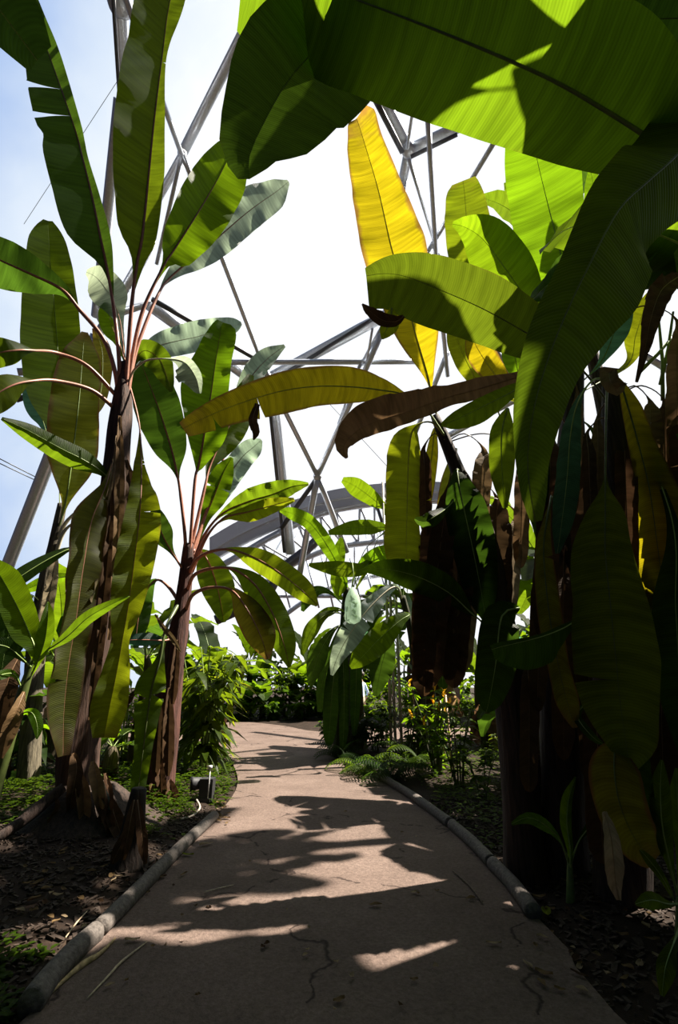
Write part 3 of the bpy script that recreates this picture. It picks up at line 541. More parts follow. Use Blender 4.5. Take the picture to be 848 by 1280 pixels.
A([(635, 510, 4.2, 2, 2), (628, 540, 4.2, 16, 15), (628, 590, 4.2, 15, 15), (632, 635, 4.2, 3, 3)], 'G', wave=.08)
A([(556, 545, 4.5, 0, 0), (540, 528, 4.45, 0, 0), (520, 533, 4.4, 3, 3), (512, 560, 4.4, 13, 26), (509, 640, 4.4, 15, 28), (508, 695, 4.4, 17, 28), (508, 722, 4.4, 8, 12)], 'YG', rc='y', wave=.1, fold=12, roll=10)
A([(556, 550, 4.5, 0, 0), (545, 535, 4.6, 2, 2), (540, 570, 4.6, 8, 8), (532, 620, 4.6, 9, 9), (526, 650, 4.6, 3, 3)], 'Y', rc='y')
A([(580, 595, 4.6, 0, 0), (572, 588, 4.4, 4, 4), (578, 625, 4.3, 26, 22), (590, 680, 4.3, 30, 26), (602, 740, 4.3, 20, 20), (608, 778, 4.3, 3, 3)], 'D', wave=.05, fold=-10)
A([(575, 615, 4.4, 0, 0), (562, 632, 4.3, 2, 2), (545, 645, 4.2, 10, 9), (530, 652, 4.2, 8, 8), (519, 648, 4.2, 2, 2)], 'D', fold=-20)
A([(570, 560, 4.6, 2, 2), (562, 600, 4.7, 10, 10), (556, 640, 4.7, 10, 10), (552, 680, 4.7, 2, 2)], 'O')
A([(625, 800, 4.4, 0, 0), (600, 775, 4.3, 0, 0), (588, 765, 4.3, 4, 4), (560, 740, 4.3, 16, 18), (520, 720, 4.3, 20, 20), (480, 711, 4.3, 12, 12), (452, 713, 4.3, 2, 2)], 'G', rib=.01, roll=15)
for k, (x, y, dx, dy, ww, c) in enumerate(((560, 610, -25, 200, 15, 'DB'), (545, 640, -10, 220, 22, 'DB'), (575, 640, -8, 220, 18, 'DB'), (530, 690, 0, 180, 15, 'DB'), (590, 660, -12, 180, 14, 'BR'), (556, 700, 6, 150, 13, 'DB'), (604, 560, -6, 120, 12, 'BR'), (645, 640, -14, 170, 11, 'TAN'), (640, 780, -8, 80, 9, 'BR'), (655, 560, -4, 150, 10, 'BR'), (620, 620, 4, 200, 18, 'DB'), (530, 560, 4, 110, 8, 'DB'))):
    strip(t, [((544+max(0, y-520)*.32), y-6, 4.75, 0, 0), (((544+max(0, y-520)*.32)+x)/2, y-18, 4.75-.1, 0, 0), (x, y, 4.75-.05, 2, 2), (x+dx*.2, y+dy*.2, 4.60, ww, ww*.9), (x+dx*.6, y+dy*.6, 4.55, ww, ww), (x+dx*.9, y+dy*.92, 4.55, ww*.8, ww*.9), (x+dx, y+dy, 4.55, 2, 2)], c, fold=20, tear=(k % 2, 0))
# ------------------------------------------------------------------ right: plant with the two broad bright green leaves
t = plant(706, 1098, 'banana plant with two broad glowing bright green leaves high on the right')
Yb = t.location.y
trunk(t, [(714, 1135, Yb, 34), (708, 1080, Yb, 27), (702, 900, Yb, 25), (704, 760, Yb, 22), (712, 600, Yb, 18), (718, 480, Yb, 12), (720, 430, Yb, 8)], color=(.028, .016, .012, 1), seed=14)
def B(spec, c='G', **kw): kw.setdefault('off', Yb-4.6); return leaf(t, spec, c, **kw)
B([(720, 440, 4.6, 0, 0), (716, 390, 4.5, 8, 8), (710, 355, 4.5, 36, 26), (698, 305, 4.4, 52, 38), (684, 250, 4.4, 52, 48), (672, 200, 4.3, 46, 56), (665, 160, 4.2, 36, 40), (660, 130, 4.2, 4, 4)], 'B', wave=.04, rib=.013)
B([(715, 450, 4.7, 0, 0), (690, 410, 4.6, 4, 4), (660, 375, 4.6, 28, 25), (635, 340, 4.5, 40, 36), (605, 300, 4.5, 30, 32), (582, 284, 4.5, 14, 16), (566, 280, 4.5, 3, 3)], 'B', wave=.05, fold=10)
B([(712, 470, 4.8, 0, 0), (650, 490, 4.9, 2, 2), (625, 475, 5, 12, 14), (600, 440, 5.1, 18, 18), (585, 410, 5.2, 3, 3)], 'Y', rc='y')
B([(690, 500, 4.9, 0, 0), (655, 480, 5.2, 4, 4), (645, 450, 5.2, 16, 16), (642, 420, 5.2, 14, 14), (640, 400, 5.2, 2, 2)], 'B')
B([(690, 510, 4.9, 0, 0), (610, 490, 5.4, 4, 4), (588, 460, 5.5, 14, 16), (572, 425, 5.5, 14, 14), (562, 400, 5.5, 2, 2)], 'YG', rc='y')
B([(735, 440, 4.6, 0, 0), (748, 330, 4.7, 3, 3), (748, 270, 4.7, 18, 18), (742, 230, 4.7, 12, 12), (738, 210, 4.7, 2, 2)], 'B')
B([(725, 480, 4.6, 0, 0), (752, 452, 4.6, 4, 4), (768, 415, 4.6, 20, 18), (776, 375, 4.6, 16, 16), (780, 350, 4.6, 2, 2)], 'T')
B([(728, 490, 4.7, 0, 0), (785, 455, 4.9, 4, 4), (795, 420, 4.9, 14, 16), (806, 385, 4.9, 12, 12), (812, 365, 4.9, 2, 2)], 'YG')
B([(712, 500, 4.6, 0, 0), (690, 500, 4.4, 0, 0), (676, 560, 4.3, 12, 12), (672, 620, 4.3, 14, 14), (675, 680, 4.3, 3, 3)], 'D')
B([(720, 520, 4.6, 0, 0), (745, 545, 4.5, 4, 4), (748, 610, 4.4, 18, 18), (745, 680, 4.4, 3, 3)], 'D')
for k, (x, y, dx, dy, ww, c) in enumerate(((690, 540, -10, 260, 16, 'DB'), (728, 540, 10, 280, 18, 'DB'), (705, 700, 0, 250, 15, 'DB'), (740, 560, 4, 160, 10, 'BR'), (676, 700, -4, 190, 12, 'DB'), (735, 800, 6, 180, 16, 'DB'), (722, 490, -8, 160, 9, 'BR'), (662, 830, 0, 160, 12, 'DB'))):
    strip(t, [(710, y-6, Yb-.1, 0, 0), ((710+x)/2, y-18, Yb-.1-.1, 0, 0), (x, y, Yb-.1-.05, 2, 2), (x+dx*.2, y+dy*.2, Yb-.3, ww, ww*.9), (x+dx*.6, y+dy*.6, Yb-.35, ww, ww), (x+dx*.9, y+dy*.92, Yb-.35, ww*.8, ww*.9), (x+dx, y+dy, Yb-.35, 2, 2)], c, fold=20, tear=(k % 2, 0))
# ------------------------------------------------------------------ right: nearest plant in view, hanging leaves
t = plant(772, 1135, 'dark banana plant nearest on the right with long green leaves hanging straight down')
Yc = t.location.y
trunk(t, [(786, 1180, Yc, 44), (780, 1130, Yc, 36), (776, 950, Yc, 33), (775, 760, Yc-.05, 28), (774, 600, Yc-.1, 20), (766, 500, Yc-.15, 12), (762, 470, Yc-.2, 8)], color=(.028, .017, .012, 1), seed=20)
def C(spec, c='G', **kw): kw.setdefault('off', .3); return leaf(t, spec, c, **kw)
C([(758, 500, 3.4, 0, 0), (735, 470, 3.3, 0, 0), (705, 440, 3.2, 8, 8), (669, 422, 3.15, 32, 34), (604, 386, 3.1, 46, 45), (540, 358, 3.05, 52, 40), (505, 345, 3.0, 50, 30), (480, 342, 3.0, 46, 20), (458, 345, 3.0, 44, 10)], 'M', wave=.04, rib=.011, fold=-8, rc='d')
strip(t, [(505, 395, 3.25, 2, 2), (495, 402, 3.27, 6, 8), (478, 400, 3.3, 8, 10), (462, 388, 3.3, 6, 5), (453, 380, 3.3, 1, 1)], 'DB', wave=.3)
C([(490, 385, 3.05, 2, 2), (488, 402, 3.1, 12, 10), (482, 415, 3.1, 9, 8), (478, 424, 3.1, 1, 1)], 'YG', label='yellow torn flap at the end of a leaf')
C([(760, 475, 3.4, 0, 0), (742, 475, 3.3, 0, 0), (724, 500, 3.2, 4, 4), (714, 540, 3.2, 13, 12), (709, 600, 3.2, 17, 15), (703, 650, 3.2, 15, 13), (697, 692, 3.2, 3, 3)], 'T', wave=.1, roll=-15)
C([(760, 472, 3.4, 0, 0), (758, 520, 3.1, 0, 0), (757, 598, 3, 2, 2), (757, 640, 3, 24, 24), (757, 690, 3, 34, 44), (764, 760, 3, 48, 50), (770, 820, 3, 54, 57), (776, 880, 3, 48, 52), (783, 930, 3, 38, 28), (787, 960, 3, 12, 8)], 'OG', wave=.05, wk=4, tear=(1, 1), rc='d', rag=.03)
C([(765, 475, 3.4, 0, 0), (774, 474, 3.4, 2, 2), (786, 510, 3.4, 16, 9), (800, 560, 3.4, 22, 14), (812, 610, 3.4, 34, 18), (822, 680, 3.4, 40, 28), (830, 740, 3.4, 38, 32), (835, 800, 3.4, 22, 22), (838, 825, 3.4, 3, 3)], 'Y', rc='d', wave=.08, label='long yellow leaf hanging down at the right edge')
C([(690, 620, 3.4, 0, 0), (684, 650, 3.3, 5, 5), (680, 690, 3.3, 11, 11), (686, 760, 3.3, 16, 15), (698, 830, 3.3, 14, 14), (710, 880, 3.3, 15, 14), (719, 910, 3.3, 3, 3)], 'O', wave=.15, tear=(1, 1), rc='d')
C([(745, 765, 3.6, 0, 0), (722, 775, 3.2, 2, 2), (705, 785, 3.1, 12, 5), (680, 795, 3.0, 34, 4), (650, 803, 3.0, 36, 5), (628, 808, 3.0, 24, 6), (615, 812, 3.0, 12, 6)], 'D', fold=-15, wave=.08, tear=(1, 0))
C([(772, 910, 3.5, 0, 0), (770, 930, 3.1, 12, 12), (768, 960, 3.0, 32, 32), (775, 1005, 2.95, 34, 32), (795, 1050, 2.95, 28, 26), (818, 1076, 2.95, 12, 12)], 'O', wave=.08, tear=(1, 1), rc='d')
C([(784, 900, 3.5, 0, 0), (792, 930, 3.1, 16, 14), (800, 990, 3.0, 18, 18), (815, 1040, 3.0, 14, 12), (828, 1070, 3.0, 2, 2)], 'D', wave=.1)
C([(760, 880, 3.4, 0, 0), (735, 880, 3.3, 2, 2), (722, 895, 3.3, 5, 6), (740, 920, 3.2, 5, 5), (757, 932, 3.2, 1, 1)], 'D')
C([(650, 760, 3.6, 2, 2), (628, 770, 3.6, 22, 22), (620, 830, 3.6, 26, 26), (612, 875, 3.6, 16, 18), (608, 890, 3.6, 3, 3)], 'D', wave=.1)
C([(778, 480, 3.6, 0, 0), (800, 560, 3.9, 4, 4), (790, 660, 4, 24, 24), (790, 760, 4, 26, 26), (800, 860, 4, 3, 3)], 'D')
C([(778, 490, 3.6, 0, 0), (838, 640, 3.3, 6, 6), (845, 760, 3.2, 30, 30), (850, 860, 3.2, 30, 30), (850, 940, 3.2, 3, 3)], 'D')
strip(t, [(768, 470, 3.55, 3, 3), (762, 466, 3.4, 8, 10), (764, 478, 3.3, 12, 12), (772, 486, 3.3, 9, 8), (780, 478, 3.4, 2, 2)], 'BR', wave=.5, label='crumpled dead sheath at the crown')
strip(t, [(850, 345, 3.5, 4, 4), (828, 362, 3.4, 14, 14), (815, 395, 3.35, 14, 12), (806, 440, 3.35, 6, 6), (796, 478, 3.4, 2, 2)], 'DB', wave=.3)
strip(t, [(756, 1015, 3.2, 3, 3), (764, 1045, 3.1, 10, 9), (768, 1080, 3.05, 13, 12), (770, 1105, 3.05, 8, 10), (774, 1125, 3.05, 3, 3)], 'TAN', wave=.3, label='pale dead leaf hanging low')
for k, (x, y, dx, dy, ww, c) in enumerate(((748, 520, 0, 190, 10, 'BR'), (780, 530, 8, 220, 14, 'DB'), (735, 540, 6, 150, 9, 'DB'), (830, 500, 6, 220, 22, 'DB'), (846, 400, 2, 240, 14, 'BR'), (800, 690, 8, 260, 22, 'DB'), (745, 880, 10, 200, 20, 'DB'), (800, 860, 10, 220, 20, 'DB'), (826, 860, 6, 180, 20, 'DB'), (812, 500, 6, 120, 14, 'BR'))):
    strip(t, [(774, y-6, Yc-.1, 0, 0), ((774+x)/2, y-18, Yc-.1-.1, 0, 0), (x, y, Yc-.1-.05, 2, 2), (x+dx*.2, y+dy*.2, Yc-.25, ww, ww*.9), (x+dx*.6, y+dy*.6, Yc-.3, ww, ww), (x+dx*.9, y+dy*.92, Yc-.3, ww*.8, ww*.9), (x+dx, y+dy, Yc-.3, 2, 2)], c, fold=20, tear=(k % 2, 0))
for a, b in (((829, 500), (824, 400)), ((826, 480), (842, 390)), ((800, 465), (842, 420))):
    mb = MB(); tube(mb, [P(*a, 4.3), P((a[0]+b[0])/2+2, (a[1]+b[1])/2, 4.3), P(*b, 4.3)], [.02, .018, .012], 8); mb.build('leaf_stalk', M_RIB, t, RIB['g'])
# ------------------------------------------------------------------ near plant to the right of the camera: the giant overhead leaves
t = empty('banana_plant', (2.9, 1.4, 0), 'nearest banana plant, whose giant dark leaf spans the top of the view', 'banana plant')
mb = MB(); p, (r,) = resample([Vector((2.95, 1.4, -.05)), Vector((2.92, 1.4, 1)), Vector((2.88, 1.38, 2.2)), Vector((2.83, 1.37, 3.1)), Vector((2.80, 1.37, 3.6))], [[.19, .16, .13, .09, .05]], .12)
tube(mb, p, r, 18, True, .16, 31); mb.build('trunk', M_BARK, t, (.06, .035, .025, 1))
cr_ = (2.15, 1.8, 3.2)
def near(spec, c, root=cr_, **kw):
    return leaf(t, [(a[0], a[1], a[2]*.72, a[3], a[4]) for a in spec], c, rc='d', **kw)
near([(1300, 185, 1.9, 0, 0), (1000, 240, 2.25, 0, 0), (900, 225, 2.35, 3, 3), (858, 203, 2.35, 20, 30), (820, 178, 2.3, 60, 80), (760, 140, 2.3, 90, 120), (690, 100, 2.3, 108, 120), (600, 60, 2.35, 120, 120), (500, 20, 2.45, 124, 115), (420, -10, 2.55, 124, 110), (360, -34, 2.65, 120, 90), (322, -48, 2.72, 112, 60), (303, -54, 2.75, 100, 40)], 'G', rib=.02, wave=.03, wk=5, step=.035, curl=.1, label='giant leaf overhead with one sunlit streak')
near([(1300, 185, 1.9, 0, 0), (800, -250, 2.9, 0, 0), (560, -110, 3.0, 3, 3), (490, -50, 3.0, 60, 50), (420, 35, 3.0, 100, 74), (365, 95, 3.0, 108, 82), (332, 150, 3.0, 88, 62), (312, 195, 3.0, 56, 40), (312, 224, 3.0, 26, 14)], 'D', rib=.014, fold=14, roll=-12, wave=.05, label='dark rounded leaf drooping behind the giant one')
near([(1300, 185, 1.9, 0, 0), (960, 90, 2.15, 3, 3), (900, 130, 2.15, 30, 50), (850, 190, 2.1, 62, 56), (812, 225, 2.1, 66, 52), (774, 262, 2.1, 78, 42), (735, 335, 2.1, 80, 37), (708, 392, 2.15, 62, 38), (685, 450, 2.2, 46, 34), (668, 510, 2.25, 38, 26), (660, 570, 2.3, 28, 16), (664, 620, 2.35, 20, 12), (670, 652, 2.38, 8, 6)], 'M', rib=.012, fold=-28, wave=.06, wk=5, step=.035, label='long dark ribbed leaf curling down towards the path')
near([(1300, 185, 1.9, 0, 0), (1000, 30, 2.6, 3, 3), (930, 0, 2.7, 40, 40), (860, -20, 2.8, 60, 40), (815, -30, 2.9, 50, 30), (790, -40, 3.0, 3, 3)], 'D', fold=-10)
near([(1300, 185, 1.9, 0, 0), (1010, 330, 2.4, 4, 4), (930, 330, 2.5, 40, 40), (880, 320, 2.6, 40, 44), (845, 330, 2.6, 10, 14)], 'D')
wleaf(t, [(2.8, 1.38, 3.5), (2.5, 1.5, 4.9), (1.9, 1.72, 5.6), (1.25, 1.85, 5.85), (.75, 1.95, 5.95), (.2, 2.0, 5.85), (-.1, 2.0, 5.7)], [0, 0, 0, .30, .45, .38, .05], 'D', fold=-8, label='unseen dark leaf added above the giant one to shade it')  # added out of view, keeps sun off the giant leaf's left part
wleaf(t, [(2.8, 1.38, 3.5), (2.75, 1.55, 4.6), (2.5, 1.7, 5.1), (2.1, 1.8, 5.35), (1.72, 1.82, 5.35), (1.5, 1.82, 5.3)], [0, 0, .30, .45, .38, .05], 'D', fold=-8)  # second added leaf, shades the giant leaf's right half
wleaf(t, [(2.8, 1.38, 3.5), (2.7, 1.6, 5.2), (2.4, 2.0, 6.2), (1.8, 2.25, 6.5), (1.3, 2.32, 6.55), (.9, 2.32, 6.5), (.3, 2.3, 6.3)], [0, 0, 0, .05, .45, .45, .05], 'D', fold=-8)  # third added leaf, shades the giant leaf's lower left
wleaf(t, [(2.8, 1.38, 3.5), (2.3, 1.1, 4.4), (1.6, .8, 4.9), (.8, .5, 4.9), (.1, .3, 4.6), (-.4, .2, 4.2)], [0, 0, .34, .42, .36, .05], 'D', fold=-8)
wleaf(t, [(2.8, 1.38, 3.5), (2.6, .9, 4.1), (2.2, .3, 4.3), (1.7, -.4, 4.2), (1.3, -1.0, 3.8)], [0, .1, .38, .36, .05], 'D', fold=-8)
# ------------------------------------------------------------------ low growth at the right front
def sucker(px, py, Y, label, specs, cat='young plant'):
    t = plant(px, py, label, cat, name='young_banana', Y=Y)
    trunk(t, [(px, py+8, Y, 6), (px-1, py-40, Y, 4), (px-2, py-75, Y, 2)], color=(.10, .14, .04, 1), rough=.05, name='stem', m=M_RIB)
    for s, c, kw in specs: leaf(t, s, c, **kw)
    return t
sucker(714, 1135, 4.1, 'small single upright green sucker leaf in front of the dark trunks', [([(713, 1090, 4.1, 0, 0), (713, 1062, 4.05, 4, 4), (709, 1030, 4.05, 9, 6), (711, 1000, 4.05, 9, 5), (717, 980, 4.05, 4, 3), (720, 971, 4.05, 1, 1)], 'B', dict(fold=20)),
  ([(712, 1080, 4.1, 0, 0), (700, 1050, 4.0, 2, 2), (680, 1030, 3.95, 8, 7), (660, 1022, 3.95, 8, 7), (640, 1030, 3.95, 2, 2)], 'D', {}), ([(712, 1085, 4.1, 0, 0), (725, 1050, 4.0, 2, 2), (745, 1030, 3.95, 8, 8), (765, 1040, 3.95, 2, 2)], 'D', {})])
sucker(850, 1190, 3.4, 'bright green low leafy plant at the right edge of the view', [([(848, 1120, 3.4, 0, 0), (838, 1080, 3.3, 5, 5), (828, 1030, 3.25, 15, 14), (826, 980, 3.25, 12, 12), (828, 950, 3.25, 2, 2)], 'G', {}),
  ([(850, 1130, 3.4, 0, 0), (835, 1130, 3.2, 6, 6), (815, 1125, 3.1, 14, 12), (795, 1130, 3.05, 2, 2)], 'G', dict(fold=-15)), ([(850, 1160, 3.4, 0, 0), (842, 1180, 3.1, 6, 6), (832, 1210, 3.0, 16, 14), (828, 1245, 3.0, 3, 3)], 'G', {}),
  ([(848, 1120, 3.4, 0, 0), (852, 1060, 3.3, 8, 8), (848, 1010, 3.3, 14, 14), (846, 960, 3.3, 2, 2)], 'B', {}), ([(850, 1140, 3.4, 0, 0), (830, 1100, 3.2, 4, 4), (812, 1075, 3.15, 6, 6), (800, 1062, 3.15, 1, 1)], 'G', {})])
# ------------------------------------------------------------------ middle: two bananas right of the far bend
t = plant(428, 935, 'leafy banana clump with bright paddle leaves at the inside of the far bend', Y=11.5)
trunk(t, [(428, 960, 11.5, 12), (428, 900, 11.5, 11), (430, 830, 11.5, 9), (433, 770, 11.5, 7), (434, 735, 11.5, 4)], color=(.03, .035, .012, 1))
trunk(t, [(448, 960, 11.9, 12), (447, 900, 11.9, 10), (443, 830, 11.9, 8), (438, 770, 11.9, 5)], color=(.10, .08, .03, 1), name='side_shoot')
E = lambda spec, c='G', **kw: leaf(t, spec, c, **kw)
E([(436, 740, 11.5, 0, 0), (428, 718, 11.3, 4, 4), (410, 683, 11.1, 9, 9), (388, 654, 11, 9, 9), (366, 642, 11, 8, 8), (350, 638, 11, 2, 2)], 'B', wave=.15)
E([(438, 740, 11.5, 0, 0), (470, 680, 11.3, 0, 0), (482, 640, 11.2, 2, 2), (468, 625, 11.2, 9, 9), (445, 608, 11.2, 12, 11), (428, 600, 11.2, 3, 4)], 'B')
E([(436, 735, 11.5, 0, 0), (425, 710, 11.4, 6, 6), (424, 690, 11.4, 8, 8), (427, 672, 11.4, 2, 2)], 'B')
E([(440, 745, 11.5, 0, 0), (455, 690, 11.2, 0, 0), (482, 668, 11.1, 2, 2), (465, 660, 11, 9, 9), (440, 658, 11, 9, 9), (412, 664, 11, 3, 3)][0:2] + [(484, 662, 11.1, 2, 2), (465, 659, 11, 9, 9), (440, 660, 11, 9, 9), (411, 666, 11, 3, 3)], 'G')
E([(440, 745, 11.5, 0, 0), (462, 705, 11.2, 4, 4), (450, 712, 11, 8, 8), (420, 710, 10.9, 10, 9), (386, 706, 10.8, 2, 2)], 'G')
E([(438, 745, 11.5, 0, 0), (445, 715, 11.3, 2, 2), (462, 698, 11.2, 8, 8), (485, 690, 11.1, 9, 9), (505, 695, 11, 2, 2)], 'B')
E([(434, 750, 11.5, 0, 0), (424, 745, 11.4, 4, 4), (424, 725, 11.4, 11, 11), (420, 700, 11.4, 2, 2)], 'B')
E([(432, 760, 11.5, 0, 0), (415, 742, 11.2, 2, 2), (398, 738, 11.1, 6, 6), (386, 748, 11, 8, 8), (378, 764, 11, 2, 2)], 'D')
E([(432, 770, 11.5, 0, 0), (418, 765, 11.2, 2, 2), (402, 772, 11, 6, 6), (388, 790, 11, 9, 9), (378, 818, 11, 2, 2)], 'G')
E([(432, 780, 11.5, 0, 0), (420, 785, 11.2, 2, 2), (408, 800, 11, 6, 6), (396, 825, 11, 12, 12), (388, 858, 11, 3, 3)], 'D')
E([(436, 770, 11.5, 0, 0), (425, 762, 11.3, 2, 2), (410, 765, 11.2, 6, 6), (394, 772, 11.2, 2, 2)], 'G')
E([(430, 800, 11.5, 0, 0), (422, 820, 11.1, 6, 6), (416, 860, 11, 10, 10), (412, 915, 11, 8, 8), (412, 935, 11, 2, 2)], 'D')
for q in ([(434, 760, 11.5, 0, 0), (444, 780, 11.1, 4, 4), (446, 830, 11, 7, 8), (444, 890, 11, 6, 6), (443, 920, 11, 2, 2)], [(434, 760, 11.5, 0, 0), (428, 790, 11.0, 4, 4), (430, 850, 10.9, 7, 7), (430, 910, 10.9, 6, 6), (428, 940, 10.9, 2, 2)], [(434, 765, 11.5, 0, 0), (420, 800, 11.2, 4, 4), (404, 850, 11.2, 8, 7), (400, 890, 11.2, 3, 3)]): E(q, 'D', wave=.12)
t = plant(528, 945, 'banana plant with two pale arching leaves beside the lattice mast', Y=10.2)
trunk(t, [(530, 960, 10.2, 8), (526, 880, 10.2, 7), (516, 800, 10.2, 5), (503, 745, 10.2, 4)], color=(.03, .03, .015, 1))
E2 = lambda spec, c='G', **kw: leaf(t, spec, c, **kw)
E2([(503, 750, 10.2, 0, 0), (498, 735, 9.8, 2, 2), (486, 737, 9.6, 6, 6), (460, 762, 9.4, 14, 12), (436, 795, 9.3, 16, 14), (422, 822, 9.3, 9, 9), (415, 844, 9.3, 2, 2)], 'GL', rc='w', rib=.025, wave=.15, tear=(3, 1))
E2([(503, 765, 10.2, 0, 0), (512, 768, 9.8, 2, 2), (500, 776, 9.6, 8, 10), (475, 798, 9.5, 17, 16), (452, 822, 9.4, 12, 14), (438, 834, 9.4, 3, 3)], 'B')
E2([(503, 770, 10.2, 0, 0), (490, 790, 10.4, 4, 4), (478, 830, 10.5, 16, 16), (470, 870, 10.5, 3, 3)], 'D')
E2([(503, 760, 10.2, 0, 0), (480, 735, 10.4, 3, 3), (470, 755, 10.5, 8, 10), (462, 790, 10.5, 3, 3)], 'D')
E2([(504, 745, 10.2, 0, 0), (508, 690, 10.4, 6, 6), (500, 650, 10.5, 14, 14), (496, 620, 10.5, 2, 2)], 'B')
E2([(503, 770, 10.2, 0, 0), (530, 790, 10.2, 8, 8), (550, 830, 10.2, 12, 12), (555, 870, 10.2, 2, 2)], 'D')
E2([(503, 820, 10.2, 0, 0), (520, 838, 10, 3, 3), (538, 833, 9.9, 5, 5), (556, 842, 9.8, 1, 1)], 'GL')
# ------------------------------------------------------------------ mast, bags, person
ms_ = empty('lattice_mast', G(495, 905), 'tall pale metal lattice mast standing among the plants right of the bend', 'mast'); q = P(493, 850, 11.2); q.z = 0; ms_.location = q
for dx, dy in ((-.11, 0), (.11, 0), (0, .19)):
    mb = MB(); tube(mb, [Vector((dx, dy, 0)), Vector((dx, dy, 2)), Vector((dx, dy, 6.2))], [.032]*3, 10); mb.build('rail', M_STEEL, ms_, (.55, .52, .45, 1), world=False)
cs = [(-.11, 0), (.11, 0), (0, .19)]
for a in range(3):
    for k in range(20):
        u, v = (cs[a], cs[(a+1) % 3]) if k % 2 else (cs[(a+1) % 3], cs[a])
        z = .1+k*.3; mb = MB(); tube(mb, [Vector((*u, z)), Vector(((u[0]+v[0])/2, (u[1]+v[1])/2, z+.15)), Vector((*v, z+.3))], [.011]*3, 6); mb.build('brace', M_STEEL, ms_, (.5, .48, .42, 1), world=False)
for (x, y0, y1, ww, Y, lab) in ((441, 733, 780, 10, 9.0, 'pale translucent fruit bag hanging under the bright leaves at mid view'), (509, 742, 772, 6, 10.9, 'small pale translucent fruit bag hanging just right of the mast')):
    k = PS(x, y0, Y); c = P(x, y0, Y); H = (P(x, y0, Y).z-P(x, y1, Y).z); t = empty('fruit_bag', c, lab, 'fruit bag', None)
    mb = MB(); n = 20; rings = []
    for i in range(17):
        s = i/16; rr = ww*k*(math.sin(math.pi*min(1, s*1.9)/2)**.7 if s < .53 else 1)*(1 if s < .85 else math.sqrt(max(.02, 1-((s-.85)/.155)**2)))
        rings.append([mb.vert(c+Vector((math.cos(6.283*j/n)*rr*(1+.05*math.sin(5*j)), math.sin(6.283*j/n)*rr*(1+.05*math.sin(5*j)), -H*s)), (s, j/n)) for j in range(n)])
    for a, b in zip(rings, rings[1:]):
        for j in range(n): mb.face(a[j], a[(j+1) % n], b[(j+1) % n], b[j])
    mb.build('film', M_BAG, t)
    mb = MB(); tube(mb, [c+Vector((0, 0, .45)), c+Vector((.02, 0, .2)), c-Vector((0, 0, .02))], [.01]*3, 6); mb.build('stalk', M_RIB, t, RIB['g'])
    g = random.Random(3)
    for i in range(4):
        mb = MB(); tube(mb, [c+Vector(((g.random()-.5)*ww*k, (g.random()-.5)*ww*k, -H*(.25+.17*i+d))) for d in (0, .05, .1, .15)], [.01, .03, .03, .01], 8); mb.build('fruit', M_RIB, t, (.12, .22, .05, 1))
